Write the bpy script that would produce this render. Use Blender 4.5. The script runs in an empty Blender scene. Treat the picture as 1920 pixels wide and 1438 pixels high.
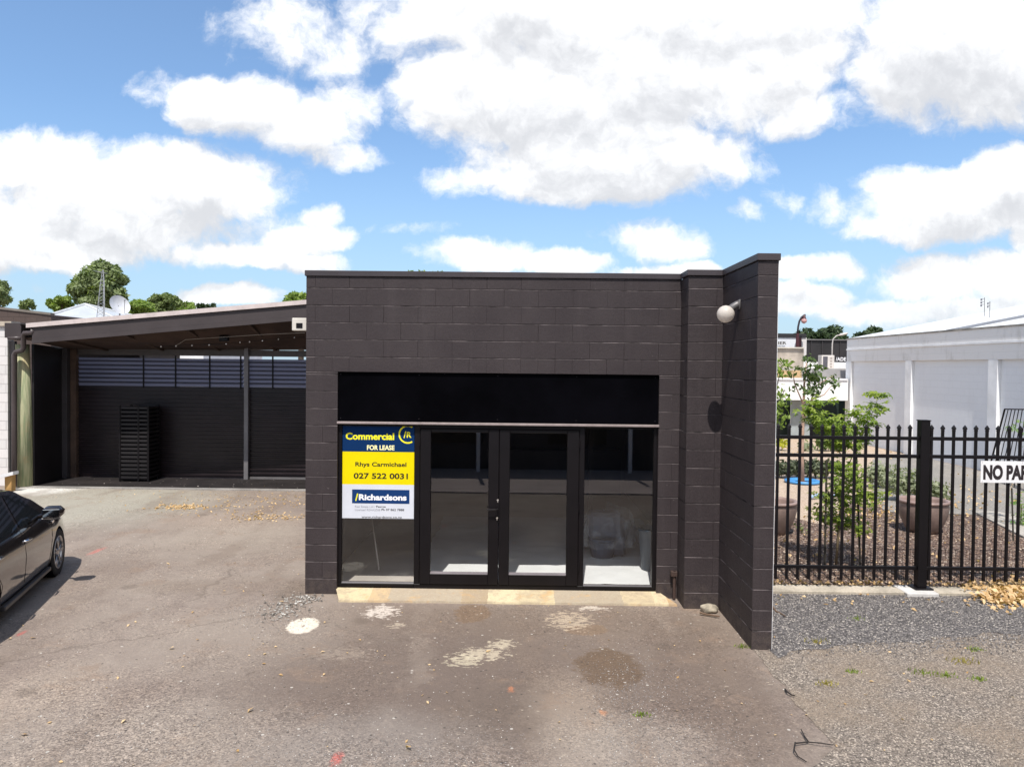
import bpy, bmesh, math, random
from mathutils import Vector, Matrix, noise as mnoise
R = math.radians
rnd = random.Random(7)
S = bpy.context.scene
COL = S.collection

# ------------------------------------------------------------------ camera
FPX, CX, CY = 1420.0, 960.0, 719.0            # focal length and centre in the photograph's pixels
CAM = Vector((0, -8.82, 2.7))
YAW, PITCH, ROLL = R(0.45), R(1.33), 0.0105
fwd = Vector((-math.sin(YAW)*math.cos(PITCH), math.cos(YAW)*math.cos(PITCH), -math.sin(PITCH)))
r0 = Vector((math.cos(YAW), math.sin(YAW), 0)); u0 = r0.cross(fwd)
right = r0*math.cos(ROLL)+u0*math.sin(ROLL); up = u0*math.cos(ROLL)-r0*math.sin(ROLL)
cd = bpy.data.cameras.new('camera'); cam = bpy.data.objects.new('camera', cd); COL.objects.link(cam)
m3 = Matrix((right, up, -fwd)).transposed()
cam.matrix_world = Matrix.Translation(CAM) @ m3.to_4x4()
cd.sensor_width = 36; cd.lens = FPX/1920*36; cd.clip_end = 3000; cd.clip_start = .05
S.camera = cam

def ray(px, py): return right*((px-CX)/FPX) - up*((py-CY)/FPX) + fwd
def at(px, py, dist):                         # the point seen at a pixel on the plane dist metres in front of the camera
    d = ray(px, py); return CAM + d*(dist/d.y)
def G(px, py, z=0.0):                         # the point seen at a pixel on level ground
    d = ray(px, py); return CAM + d*((z-CAM.z)/d.z)

# ------------------------------------------------------------------ sky, sun, exposure
SUN_EL, SUN_AZ = 60.0, 7.0                    # sun stands behind the camera, a little to the left
w = bpy.data.worlds.new('World'); S.world = w; w.use_nodes = True

class NB:
    def __init__(s, tree): s.t = tree; s.n = tree.nodes; s.l = tree.links
    def put(s, sock, v):
        if v is None: return
        if isinstance(v, bpy.types.NodeSocket): s.l.new(v, sock)
        else:
            if sock.type == 'RGBA' and len(v) == 3: v = (*v, 1)
            sock.default_value = v
    def m(s, op, a, b=None, c=None, clamp=False):
        n = s.n.new('ShaderNodeMath'); n.operation = op; n.use_clamp = clamp
        for i, v in enumerate((a, b, c)): s.put(n.inputs[i], v)
        return n.outputs[0]
    def v(s, op, a, b=None, c=None):
        n = s.n.new('ShaderNodeVectorMath'); n.operation = op
        for i, v in enumerate((a, b, c)):
            if v is not None: s.put(n.inputs[i], v)
        return n.outputs['Value'] if op in ('DOT_PRODUCT', 'LENGTH', 'DISTANCE') else n.outputs[0]
    def xyz(s, x, y, z):
        n = s.n.new('ShaderNodeCombineXYZ')
        for i, v in enumerate((x, y, z)): s.put(n.inputs[i], v)
        return n.outputs[0]
    def sep(s, v):
        n = s.n.new('ShaderNodeSeparateXYZ'); s.put(n.inputs[0], v); return n.outputs
    def noise(s, vec, scale, detail=4, rough=.55, color=False, dist=0):
        n = s.n.new('ShaderNodeTexNoise'); s.put(n.inputs['Vector'], vec)
        n.inputs['Scale'].default_value = scale; n.inputs['Detail'].default_value = detail
        n.inputs['Roughness'].default_value = rough; n.inputs['Distortion'].default_value = dist
        return n.outputs['Color' if color else 'Fac']
    def vor(s, vec, scale, feature='F1', rand=1):
        n = s.n.new('ShaderNodeTexVoronoi'); n.feature = feature; s.put(n.inputs['Vector'], vec)
        n.inputs['Scale'].default_value = scale; n.inputs['Randomness'].default_value = rand
        return n.outputs
    def mix(s, f, a, b, mode='MIX'):
        n = s.n.new('ShaderNodeMix'); n.data_type = 'RGBA'; n.blend_type = mode
        s.put(n.inputs[0], f); s.put(n.inputs[6], a); s.put(n.inputs[7], b); return n.outputs[2]
    def step(s, x, a, b, lo=0.0, hi=1.0):
        n = s.n.new('ShaderNodeMapRange'); n.interpolation_type = 'SMOOTHSTEP'; s.put(n.inputs[0], x)
        n.inputs[1].default_value = a; n.inputs[2].default_value = b
        n.inputs[3].default_value = lo; n.inputs[4].default_value = hi; return n.outputs[0]
    def new(s, typ): return s.n.new(typ)

def build_world():
    t = w.node_tree; t.nodes.clear(); b = NB(t)
    out = b.new('ShaderNodeOutputWorld'); bg = b.new('ShaderNodeBackground')
    t.links.new(bg.outputs[0], out.inputs[0])
    STR = 0.10; bg.inputs[1].default_value = STR
    sky = b.new('ShaderNodeTexSky'); sky.sky_type = 'NISHITA'; sky.sun_disc = False
    sky.sun_elevation = R(SUN_EL); sky.sun_rotation = R(180+SUN_AZ)
    sky.air_density = 1.0; sky.dust_density = .6; sky.ozone_density = 1.5
    d = b.new('ShaderNodeTexCoord').outputs['Generated']
    x, y, z = b.sep(d)
    ys = b.m('MAXIMUM', y, .08)
    u = b.m('DIVIDE', x, ys); vv = b.m('DIVIDE', z, ys)
    p0 = b.xyz(u, vv, 0)
    # the cloud field: soft ellipsoids in direction space, torn by noise
    def uv(px, py):
        r_ = ray(px, py); return r_.x/r_.y, r_.z/r_.y
    blobs = [  # centre px, radii px, weight
        (1010,185,250,105,1.2),(1150,290,270,90,1.15),(900,170,150,100,1.1),(1240,130,330,130,1.2),(1420,120,180,110,1.0),
        (1050,345,220,45,.9),(1000,30,330,100,1.1),(1320,20,330,110,1.15),(1500,195,130,55,.6),
        (800,20,120,55,.55),
        (1760,110,170,135,1.25),(1900,110,180,130,1.25),(1720,40,120,75,1.0),
        (530,55,125,70,.62),(620,95,80,55,.5),
        (470,205,125,62,1.0),(570,235,110,62,.95),(400,180,70,40,.8),(645,190,60,60,.5),(640,300,70,32,.6),(300,165,60,30,.22),
        (90,315,170,75,1.0),(300,350,230,75,1.15),(180,360,230,75,1.1),(420,375,100,50,1.0),(250,425,300,50,.75),
        (60,410,150,50,.9),(90,470,170,42,1.05),(-60,420,150,110,1.1),
        (600,407,36,20,.45),(560,450,95,30,.7),(420,475,120,28,.95),(600,492,60,20,.75),(500,492,60,16,.6),
        (790,436,60,12,.22),(890,480,110,32,.9),(1070,494,90,26,.9),(1190,450,90,32,.5),(1240,468,75,26,.4),(1230,512,140,14,.6),
        (1560,380,48,38,.42),(1500,372,45,18,.12),(1395,400,36,22,.3),(1690,395,60,26,.15),
        (1800,385,200,72,1.15),(1900,345,130,62,1.1),(1700,430,110,34,.9),
        (1520,500,110,26,.8),(1500,560,110,36,.75),(1760,520,150,40,.8),(1900,520,110,50,.85),(1650,575,200,26,.6),(1850,575,180,30,.6),
        (430,552,110,22,.9),(640,560,90,14,.5),(-150,545,180,22,.5),(1930,450,40,50,.7),
    ]
    wrp = b.noise(p0, 5.5, 6, .62, color=True)
    wrp = b.v('MULTIPLY_ADD', wrp, (.105,.07,0), (-.0525,-.035,0))
    pw_ = b.v('ADD', p0, wrp); fb = b.noise(pw_, 10, 10, .64); fbu = b.noise(b.v('ADD', pw_, (-.004,.022,0)), 10, 6, .6)
    fb2 = b.noise(p0, 4.0, 5, .55)
    def field(dv):
        p = b.v('ADD', b.v('ADD', p0, wrp), (0, dv, 0)); acc = None
        for (px, py, rx, ry, a) in blobs:
            cu, cv = uv(px, py); iu, iv = FPX/(rx*1.12), FPX/(ry*1.12)
            q = b.v('MULTIPLY_ADD', p, (iu, iv, 0), (-cu*iu, -cv*iv, 0))
            e = b.m('MULTIPLY_ADD', b.v('DOT_PRODUCT', q, q), -a, a)
            acc = e if acc is None else b.m('SMOOTH_MAX', acc, e, .15)
        return acc
    D0, D1 = field(0), field(.042)
    front = b.step(y, .05, .25)
    gen = b.m('MULTIPLY_ADD', b.noise(d, 2.2, 6, .55), 4.0, -1.7)      # the rest of the sky, out of frame
    mixf = lambda a: b.m('ADD', b.m('MULTIPLY', a, front), b.m('MULTIPLY', gen, b.m('SUBTRACT', 1, front)))
    D0 = mixf(D0); D1 = mixf(D1)
    tear = b.m('MULTIPLY_ADD', fb, 2.5, -1.27)
    dens = b.m('ADD', D0, tear)
    alpha = b.step(dens, -.12, .58)
    hor = b.step(z, .0, .05)
    shade = b.m('SUBTRACT', b.m('MULTIPLY', D1, 1.0), b.m('MULTIPLY', D0, .62))
    shade = b.m('ADD', shade, b.m('MULTIPLY_ADD', fb2, .9, -.62))
    shade = b.m('ADD', shade, b.m('MULTIPLY', b.m('SUBTRACT', fbu, fb), 2.2))
    sh = b.step(shade, -.27, .74)
    cl = b.mix(sh, (9.2,9.25,9.35), (5.9,6.0,6.25)); cl = b.mix(b.m('MULTIPLY', b.step(z, .13, .0), .55), cl, (5.6,6.3,7.0))
    base = b.mix(1.0, sky.outputs[0], (1.06,1.28,1.47), 'MULTIPLY')
    haze = b.step(z, -.02, .30, 1, 0)
    base = b.mix(b.m('MULTIPLY_ADD', haze, .62, .12), base, (3.7,5.05,6.5))
    fin = b.mix(b.m('MULTIPLY', alpha, .97), base, cl)
    t.links.new(fin, bg.inputs[0])
build_world()
sd = bpy.data.lights.new('sun', 'SUN'); so = bpy.data.objects.new('sun', sd); COL.objects.link(so)
sd.energy = 4.2; sd.angle = R(.53); sd.color = (1, .955, .89)
to_sun = Vector((-math.sin(R(SUN_AZ))*math.cos(R(SUN_EL)), -math.cos(R(SUN_AZ))*math.cos(R(SUN_EL)), math.sin(R(SUN_EL))))
so.rotation_euler = to_sun.to_track_quat('Z', 'Y').to_euler()
so.location = (-2, -14, 20)
S.view_settings.view_transform = 'Standard'; S.view_settings.look = 'None'; S.view_settings.exposure = 0.37; S.view_settings.gamma = 1
S.cycles.max_bounces = 8; S.cycles.transparent_max_bounces = 12
try: S.cycles.use_denoising = True
except Exception: pass

# ------------------------------------------------------------------ helpers: objects
def link(o, parent=None):
    COL.objects.link(o)
    if parent is not None:
        o.parent = parent
        o.matrix_parent_inverse = world_of(parent).inverted()
    return o
def world_of(o):
    mt = Matrix.LocRotScale(o.location, o.rotation_euler, o.scale)
    if o.parent is not None: mt = world_of(o.parent) @ o.matrix_parent_inverse @ mt
    return mt
def tag(o, label=None, cat=None, group=None, kind=None):
    if label: o['label'] = label
    if cat: o['category'] = cat
    if group: o['group'] = group
    if kind: o['kind'] = kind
    return o
def thing(name, label, cat, loc=(0,0,0), group=None):
    o = bpy.data.objects.new(name, None); o.location = loc; o.empty_display_size = .1; COL.objects.link(o)
    return tag(o, label, cat, group)
def copy_tree(o, parent=None):
    c = o.copy(); COL.objects.link(c)
    if parent is not None: c.parent = parent
    for ch in list(o.children): copy_tree(ch, c)
    return c

class MB:
    def __init__(s): s.V = []; s.F = []
    def add(s, vs, fs, mat=None):
        k = len(s.V)
        s.V += [tuple(mat @ Vector(v)) if mat else tuple(v) for v in vs]
        s.F += [tuple(i+k for i in f) for f in fs]; return s
    def box(s, x0, x1, y0, y1, z0, z1, mat=None):
        return s.add([(x0,y0,z0),(x1,y0,z0),(x1,y1,z0),(x0,y1,z0),(x0,y0,z1),(x1,y0,z1),(x1,y1,z1),(x0,y1,z1)],
            [(0,3,2,1),(4,5,6,7),(0,1,5,4),(1,2,6,5),(2,3,7,6),(3,0,4,7)], mat)
    def bbox(s, x0, x1, y0, y1, z0, z1, b=.004, mat=None):         # box with chamfered edges
        bm = bmesh.new(); bmesh.ops.create_cube(bm, size=1)
        for v in bm.verts: v.co = Vector(((x0+x1)/2+v.co.x*(x1-x0), (y0+y1)/2+v.co.y*(y1-y0), (z0+z1)/2+v.co.z*(z1-z0)))
        bmesh.ops.bevel(bm, geom=bm.edges[:], offset=b, segments=1, affect='EDGES')
        bm.verts.index_update()
        s.add([v.co[:] for v in bm.verts], [[v.index for v in f.verts] for f in bm.faces], mat); bm.free(); return s
    def tube(s, pts, r, n=8, caps=True, r1=None):
        pts = [Vector(p) for p in pts]; k = len(s.V); N = len(pts); prev = None
        for i, p in enumerate(pts):
            d = (pts[min(i+1,N-1)]-pts[max(i-1,0)]).normalized()
            a = d.orthogonal().normalized() if prev is None else (prev-d*prev.dot(d)).normalized()
            prev = a; c = d.cross(a); rr = r if r1 is None else r+(r1-r)*i/max(1,N-1)
            if isinstance(r, (list, tuple)): rr = r[i]
            for j in range(n):
                t = 2*math.pi*j/n; s.V.append(tuple(p+(a*math.cos(t)+c*math.sin(t))*rr))
        for i in range(N-1):
            for j in range(n):
                s.F.append((k+i*n+j, k+i*n+(j+1)%n, k+(i+1)*n+(j+1)%n, k+(i+1)*n+j))
        if caps: s.F.append(tuple(k+j for j in reversed(range(n)))); s.F.append(tuple(k+(N-1)*n+j for j in range(n)))
        return s
    def lathe(s, prof, c=(0,0,0), n=24, axis='Z', mat=None):
        k = len(s.V); vs = []
        for (r, h) in prof:
            for j in range(n):
                t = 2*math.pi*j/n; x, y = r*math.cos(t), r*math.sin(t)
                v = (x, y, h) if axis == 'Z' else ((h, x, y) if axis == 'X' else (x, h, y))
                vs.append((v[0]+c[0], v[1]+c[1], v[2]+c[2]))
        fs = [(i*n+j, i*n+(j+1)%n, (i+1)*n+(j+1)%n, (i+1)*n+j) for i in range(len(prof)-1) for j in range(n)]
        return s.add(vs, fs, mat)
    def prism(s, poly, d0, d1):       # poly: list of 3D points, swept from +d0 to +d1 (vectors)
        n = len(poly); d0 = Vector(d0); d1 = Vector(d1)
        vs = [Vector(p)+d0 for p in poly]+[Vector(p)+d1 for p in poly]
        return s.add(vs, [tuple(reversed(range(n))), tuple(range(n, 2*n))]+[(i, (i+1)%n, n+(i+1)%n, n+i) for i in range(n)])
    def quad(s, a, b, c, d): return s.add([a,b,c,d], [(0,1,2,3)])
    def build(s, name, mat, parent=None, smooth=False, bevel=0):
        me = bpy.data.meshes.new(name); me.from_pydata(s.V, [], s.F); me.update()
        if bevel or s.F:
            bm = bmesh.new(); bm.from_mesh(me)
            if len(bm.faces) < 60000: bmesh.ops.recalc_face_normals(bm, faces=bm.faces)
            bm.to_mesh(me); bm.free()
        if mat: me.materials.append(mat)
        if smooth: me.polygons.foreach_set('use_smooth', [True]*len(me.polygons))
        o = bpy.data.objects.new(name, me); link(o, parent)
        if smooth == 'auto':
            pass
        return o
def structure(o): o['kind'] = 'structure'; return o

def text_mesh(name, s, mat, parent, p0, width, height, xdir=Vector((1,0,0)), zdir=Vector((0,0,1)), ndir=Vector((0,-1,0)), bold=.0, depth=.001, caps_h=None, shear=0):
    cu = bpy.data.curves.new(name, 'FONT'); cu.body = s; cu.offset = bold; cu.resolution_u = 4; cu.shear = shear
    ob = bpy.data.objects.new(name, cu); COL.objects.link(ob)
    dg = bpy.context.evaluated_depsgraph_get(); me = bpy.data.meshes.new_from_object(ob.evaluated_get(dg))
    bpy.data.objects.remove(ob)
    xs = [v.co.x for v in me.vertices]; x0, x1 = min(xs), max(xs)
    sx = width/(x1-x0); sy = height/.70       # cap height of the font is about .70
    for v in me.vertices:
        c = p0 + xdir*((v.co.x-x0)*sx) + zdir*(v.co.y*sy) + ndir*depth; v.co = c
    me.materials.append(mat); me.name = name
    o = bpy.data.objects.new(name, me); link(o, parent); return o

# ------------------------------------------------------------------ helpers: materials
MATS = {}
def pbr(name, rgb, rough=.6, metal=0, var=.12, vscale=3, bump=0, bscale=60, spec=.5, fine=0, fscale=90, var_rgb=None, coat=0, trans=0):
    if name in MATS: return MATS[name]
    m = bpy.data.materials.new(name); m.use_nodes = True; t = m.node_tree; b = NB(t); p = t.nodes['Principled BSDF']
    co = b.new('ShaderNodeNewGeometry').outputs['Position']
    f = b.noise(co, vscale, 5, .6)
    lo = tuple(max(0, c*(1-var)) for c in rgb); hi = var_rgb or tuple(min(1, c*(1+var)) for c in rgb)
    c = b.mix(b.step(f, .3, .7), lo, hi)
    if fine:
        g = b.noise(co, fscale, 3, .7)
        c = b.mix(1, c, b.mix(b.step(g, .3, .7), (1-fine,)*3, (1+fine,)*3), 'MULTIPLY')
    t.links.new(c, p.inputs['Base Color'])
    p.inputs['Roughness'].default_value = rough; p.inputs['Metallic'].default_value = metal
    p.inputs['Specular IOR Level'].default_value = spec
    if coat: p.inputs['Coat Weight'].default_value = coat; p.inputs['Coat Roughness'].default_value = .04
    if bump:
        bn = b.new('ShaderNodeBump'); bn.inputs['Strength'].default_value = 1; bn.inputs['Distance'].default_value = bump
        t.links.new(b.noise(co, bscale, 4, .65), bn.inputs['Height']); t.links.new(bn.outputs[0], p.inputs['Normal'])
    MATS[name] = m; return m
def mat_leaf(name, a, c, rough=.5, transl=.35, var2=None, tint=(1.3,1.5,.5)):
    m = bpy.data.materials.new(name); m.use_nodes = True; t = m.node_tree; b = NB(t)
    p = t.nodes['Principled BSDF']; out = t.nodes['Material Output']
    g = b.new('ShaderNodeNewGeometry'); f = g.outputs['Random Per Island']
    col = b.mix(f, a, c)
    if var2: col = b.mix(b.step(b.noise(g.outputs['Position'], .9, 3), .45, .62), col, var2)
    t.links.new(col, p.inputs['Base Color']); p.inputs['Roughness'].default_value = rough
    p.inputs['Specular IOR Level'].default_value = .35
    tr = b.new('ShaderNodeBsdfTranslucent'); t.links.new(b.mix(1, col, tint, 'MULTIPLY'), tr.inputs[0])
    mx = b.new('ShaderNodeMixShader'); mx.inputs[0].default_value = transl
    t.links.new(p.outputs[0], mx.inputs[1]); t.links.new(tr.outputs[0], mx.inputs[2]); t.links.new(mx.outputs[0], out.inputs[0])
    return m
def mat_glass(name, tint=(.97,.98,.97), refl=1.1):
    m = bpy.data.materials.new(name); m.use_nodes = True; t = m.node_tree; t.nodes.clear(); b = NB(t)
    out = b.new('ShaderNodeOutputMaterial'); tr = b.new('ShaderNodeBsdfTransparent'); tr.inputs[0].default_value = (*tint, 1)
    gl = b.new('ShaderNodeBsdfGlossy'); gl.inputs['Roughness'].default_value = .0
    ge = b.new('ShaderNodeNewGeometry'); cs = b.m('ABSOLUTE', b.v('DOT_PRODUCT', ge.outputs['Incoming'], ge.outputs['Normal']))
    fr = b.m('MULTIPLY_ADD', b.m('POWER', b.m('SUBTRACT', 1, cs), 5), .90, .105*refl)       # both faces of the pane
    mx = b.new('ShaderNodeMixShader'); t.links.new(fr, mx.inputs[0])
    t.links.new(tr.outputs[0], mx.inputs[1]); t.links.new(gl.outputs[0], mx.inputs[2]); t.links.new(mx.outputs[0], out.inputs[0])
    return m

M = {}
def mat_block_paint():
    m = bpy.data.materials.new('charcoal_block_paint'); m.use_nodes = True; t = m.node_tree; b = NB(t); p = t.nodes['Principled BSDF']
    P = b.new('ShaderNodeNewGeometry').outputs['Position']; z = b.sep(P)[2]
    c = b.mix(b.step(b.noise(P, 1.3, 5, .6), .3, .7), (.0325,.0245,.0265), (.0435,.034,.0355))
    c = b.mix(b.m('MULTIPLY', b.step(b.noise(b.v('MULTIPLY', P, (5,5,.35)), 1.0, 5, .65), .52, .78), .35), c, (.068,.056,.057))      # runs
    c = b.mix(b.m('MULTIPLY', b.m('MULTIPLY', b.step(b.m('ADD', z, b.m('MULTIPLY_ADD', b.noise(P, 6, 4, .7), .5, -.25)), .34, .0), .55), b.step(b.noise(P, 11, 4, .7), .3, .7)), c, (.105,.082,.068))   # splash dirt
    c = b.mix(1, c, b.mix(b.step(b.noise(P, 75, 3, .7), .3, .7), (.80,)*3, (1.2,)*3), 'MULTIPLY')
    c = b.mix(b.m('MULTIPLY', b.step(b.noise(P, 22, 2, .5), .74, .78), .6), c, (.16,.14,.14))
    t.links.new(c, p.inputs['Base Color']); p.inputs['Roughness'].default_value = .66; p.inputs['Specular IOR Level'].default_value = .3
    bn = b.new('ShaderNodeBump'); bn.inputs['Distance'].default_value = .0028; t.links.new(b.m('ADD', b.noise(P, 120, 4, .7), b.noise(P, 25, 3, .6)), bn.inputs['Height']); t.links.new(bn.outputs[0], p.inputs['Normal']); return m
M['paint'] = mat_block_paint()
M['paint_smooth'] = pbr('charcoal_flashing', (.045,.037,.041), .5, 0, .12, 3, 0, 1, .4)
M['mortar'] = pbr('charcoal_joint', (.032,.025,.028), .8, 0, .2, 6, .001, 80, .2)
M['black'] = pbr('black_powder_coat', (.0055,.0042,.0052), .45, 0, .15, 4, 0, 1, .25)
M['black_matt'] = pbr('matt_black', (.0045,.004,.0055), .75, 0, .2, 2, 0, 1, .12)
M['board'] = pbr('black_sign_board_face', (.0016,.0015,.0024), .6, 0, .5, 1.2, 0, 1, .02)
M['silver'] = pbr('silver_trim', (.55,.5,.48), .4, .6, .1, 9)
M['glass'] = mat_glass('window_glass')
M['white_paint'] = pbr('white_paint', (.74,.74,.76), .6, 0, .06, 1.5)
M['conc'] = pbr('pale_concrete', (.36,.33,.29), .85, 0, .25, 2.5, .002, 60, .3, .2, 40)

def block_face(mb, o, ud, nd, u0, u1, z0, z1, zj=.185, bh=.2, bw=.4, uoff=0.0, stagger=True, j=.0085, dep=.0075, half_rows=()):
    """painted blocks with raked joints on a wall face"""
    o = Vector(o); ud = Vector(ud); nd = Vector(nd); zs = [z0]
    k = math.ceil((z0-zj)/bh+1e-6)
    while zj+k*bh < z1-.01:
        if zj+k*bh > z0+.01: zs.append(zj+k*bh)
        k += 1
    zs.append(z1)
    for a, c in zip(zs, zs[1:]):
        row = math.floor(((a+c)/2-zj)/bh); bwr = bw/2 if row in half_rows else bw
        off = uoff + (bw/2 if (stagger and row % 2) else 0)
        us = [u0]; k = math.ceil((u0-off)/bwr+1e-6)
        while off+k*bwr < u1-.012:
            if off+k*bwr > u0+.012: us.append(off+k*bwr)
            k += 1
        us.append(u1)
        for e, f in zip(us, us[1:]):
            q_ = rnd.choice((0, .0005, .0018, .0022)); jl = 0 if e == u0 else q_; jr = 0 if f == u1 else q_
            jb = j*rnd.uniform(.7,1.15); jt = .0035
            jj = rnd.uniform(-.0012, .0012)
            P = lambda u, z, d: o+ud*u+Vector((0,0,z))+nd*d
            vs = [P(e,a,-dep),P(f,a,-dep),P(f,c,-dep),P(e,c,-dep),
                  P(e+jl,a+jt,jj),P(f-jr,a+jt,jj),P(f-jr,c-jb,jj),P(e+jl,c-jb,jj)]
            mb.add(vs, [(4,5,6,7),(0,1,5,4),(1,2,6,5),(2,3,7,6),(3,0,4,7)])
    return mb


# ------------------------------------------------------------------ ground materials
def ell(px, py, rx, ry):
    c = G(px, py); return c.x, c.y, abs((G(px+rx, py)-c).x), abs(G(px, py-ry).y-G(px, py+ry).y)/2
def mat_asphalt():
    m = bpy.data.materials.new('worn_asphalt'); m.use_nodes = True; t = m.node_tree; b = NB(t); p = t.nodes['Principled BSDF']
    P = b.new('ShaderNodeNewGeometry').outputs['Position']
    n1 = b.noise(P, .55, 5, .6); n2 = b.noise(P, 2.3, 5, .65); n3 = b.noise(P, 9, 4, .6)
    wn = b.noise(P, 5, 6, .7, color=True)
    PW = b.v('ADD', P, b.v('MULTIPLY_ADD', wn, (.5,.5,0), (-.25,-.25,0)))
    PF = b.v('ADD', P, b.v('MULTIPLY_ADD', b.noise(P, 14, 5, .7, color=True), (.12,.12,0), (-.06,-.06,0)))
    def mask(px, py, rx, ry, soft=.5, q=PW):
        cx, cy, ax, ay = ell(px, py, rx, ry)
        d = b.v('LENGTH', b.v('MULTIPLY_ADD', q, (1/ax, 1/ay, 0), (-cx/ax, -cy/ay, 0)))
        return b.step(d, 1+soft, 1-soft)
    c = b.mix(b.step(n1, .32, .68), (.205,.176,.166), (.262,.235,.22))
    c = b.mix(b.m('MULTIPLY', b.step(n2, .45, .75), .55), c, (.175,.150,.142))
    c = b.mix(b.m('MULTIPLY', b.step(n3, .55, .8), .35), c, (.31,.28,.255))
    # smoother darker tar in the middle, paler dust
    for (px, py, rx, ry, s, f, col) in [
        (860,1270,420,125,.5,.85,(.125,.102,.094)), (1330,1280,130,130,.5,.8,(.13,.105,.094)), (1000,1160,420,30,.6,.6,(.135,.108,.095)), (1000,1330,150,60,.6,.6,(.115,.095,.085)),
        (1075,1335,70,75,.8,.6,(.29,.25,.22)), (1180,1390,140,50,.6,.5,(.30,.28,.265)), (480,1180,150,60,.7,.4,(.29,.265,.245)),
        (150,945,220,44,.6,.6,(.33,.35,.325)), (90,915,60,12,.5,.8,(.62,.66,.70)), (430,975,120,14,.6,.4,(.30,.25,.22)),
        (230,1390,300,80,.6,.4,(.29,.27,.255)), (420,1010,140,40,.7,.4,(.30,.275,.25)), (340,1100,80,12,.6,.4,(.18,.15,.13)), (560,1110,40,24,.6,.5,(.12,.10,.085)),
        (700,1395,190,60,.7,.4,(.27,.262,.262)), (70,1300,110,60,.7,.4,(.31,.27,.24)), (900,1100,520,22,.5,.3,(.16,.13,.11))]:
        c = b.mix(b.m('MULTIPLY', mask(px, py, rx, ry, s), f), c, col)
    trk = b.noise(b.v('MULTIPLY', PW, (1.5,.28,1)), 1.0, 4, .55)                 # tyre wear running towards the carport
    c = b.mix(b.m('MULTIPLY', b.step(trk, .5, .68), .45), c, (.165,.135,.118)); c = b.mix(b.m('MULTIPLY', b.step(trk, .44, .3), .35), c, (.30,.27,.25))
    c = b.mix(b.m('MULTIPLY', b.step(b.noise(P, 1.4, 7, .72), .54, .66), .5), c, (.215,.165,.135))
    dr = b.vor(b.v('ADD', P, b.v('MULTIPLY_ADD', b.noise(P, 9, 4, .7, color=True), (.2,.2,0), (-.1,-.1,0))), 1.3)
    c = b.mix(b.m('MULTIPLY', b.m('MULTIPLY', b.step(dr['Distance'], .17, .08), b.step(b.sep(dr['Color'])[0], .62, .7)), .45), c, (.11,.092,.082))  # oil drips
    # moss and damp patches
    brk = b.step(b.noise(P, 16, 5, .7), .38, .62)
    for (px, py, rx, ry, f, col) in [(1142,1250,60,34,.75,(.085,.060,.042)), (885,1150,34,16,.7,(.12,.085,.06)), (1100,1180,40,10,.4,(.16,.11,.07))]:
        c = b.mix(b.m('MULTIPLY', b.step(b.m('MULTIPLY_ADD', mask(px, py, rx*1.1, ry*1.1, .5, PF), .55, b.noise(P, 7, 6, .7)), .74, .92), f), c, b.mix(b.step(b.noise(P, 45, 3, .7), .35, .65), col, tuple(k_*1.6 for k_ in col)))
    # pale paint spills and lichen with shapes of their own
    flk = b.noise(b.v('MULTIPLY', P, (13, 22, 1)), 1.0, 4, .62)
    for (px, py, rx, ry, s, k, col) in [(568,1172,29,15,.10,0,(.66,.64,.60)), (715,1146,31,12,.16,1,(.66,.63,.62)), (1068,1163,40,17,.35,1,(.46,.40,.33)),
        (905,1226,44,12,.45,1,(.50,.46,.38)), (868,1238,34,12,.5,1,(.46,.43,.35)), (940,1208,26,9,.5,1,(.50,.46,.38)), (1110,1140,26,4,.3,1,(.6,.57,.54)), (745,1172,16,5,.4,1,(.42,.38,.33)), (640,1225,60,12,.5,1,(.24,.21,.19))]:
        if k: mk = b.step(b.m('MULTIPLY_ADD', mask(px, py, rx*1.1, ry*1.1, .8, PF), .27, flk), .665, .72)
        else: mk = b.m('MULTIPLY', mask(px, py, rx, ry, s, PF), b.m('SUBTRACT', 1, mask(px+2, py+1, 3, 2, .5, PF)))
        c = b.mix(b.m('MULTIPLY', mk, .62 if k else .85), c, col)
    for (px, py, rx, ry, col) in [(632,1422,9,9,(.55,.10,.09)), (181,1033,6,5,(.5,.14,.13)), (40,1187,5,4,(.42,.08,.08)), (958,1292,5,4,(.5,.2,.1)), (1130,1335,6,4,(.5,.22,.10))]:
        c = b.mix(b.m('MULTIPLY', mask(px, py, rx, ry*1.3, .6, PF), .5), c, col)
    # cracks
    vc = b.vor(b.v('ADD', P, b.v('MULTIPLY_ADD', b.noise(P, 2.5, 4, .6, color=True), (.6,.6,0), (-.3,-.3,0))), .33, 'DISTANCE_TO_EDGE')[0]
    c = b.mix(b.m('MULTIPLY', b.step(vc, .004, .001), .35), c, (.09,.075,.065))
    c = b.mix(1, c, (1.14,1.06,.95), 'MULTIPLY')
    # chip seal: single stones, dark gaps, pale chips
    vo = b.vor(P, 78); vcol = vo['Color']; vd = vo['Distance']
    sx = b.sep(vcol)[0]
    gm = b.m('MAXIMUM', mask(200,1400,420,110,.8), b.m('MAXIMUM', mask(1230,1400,150,70,.7), mask(760,1430,200,50,.7)))
    gr = b.m('ADD', b.step(b.noise(P, .9, 6, .65), .38, .66, .12, .62), b.m('MULTIPLY', gm, .35), clamp=True)
    stone = b.mix(sx, (.52,.51,.51), (1.48,1.47,1.45))
    s2_ = b.sep(b.vor(P, 34)['Color']); stone = b.mix(1, stone, b.mix(s2_[0], (.82,.81,.82), (1.18,1.17,1.15)), 'MULTIPLY')
    stone = b.mix(1, stone, b.mix(b.noise(P, 3.3, 6, .75), (.80,.79,.80), (1.20,1.20,1.18)), 'MULTIPLY')
    c = b.mix(gr, c, b.mix(1, c, stone, 'MULTIPLY'))
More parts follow.
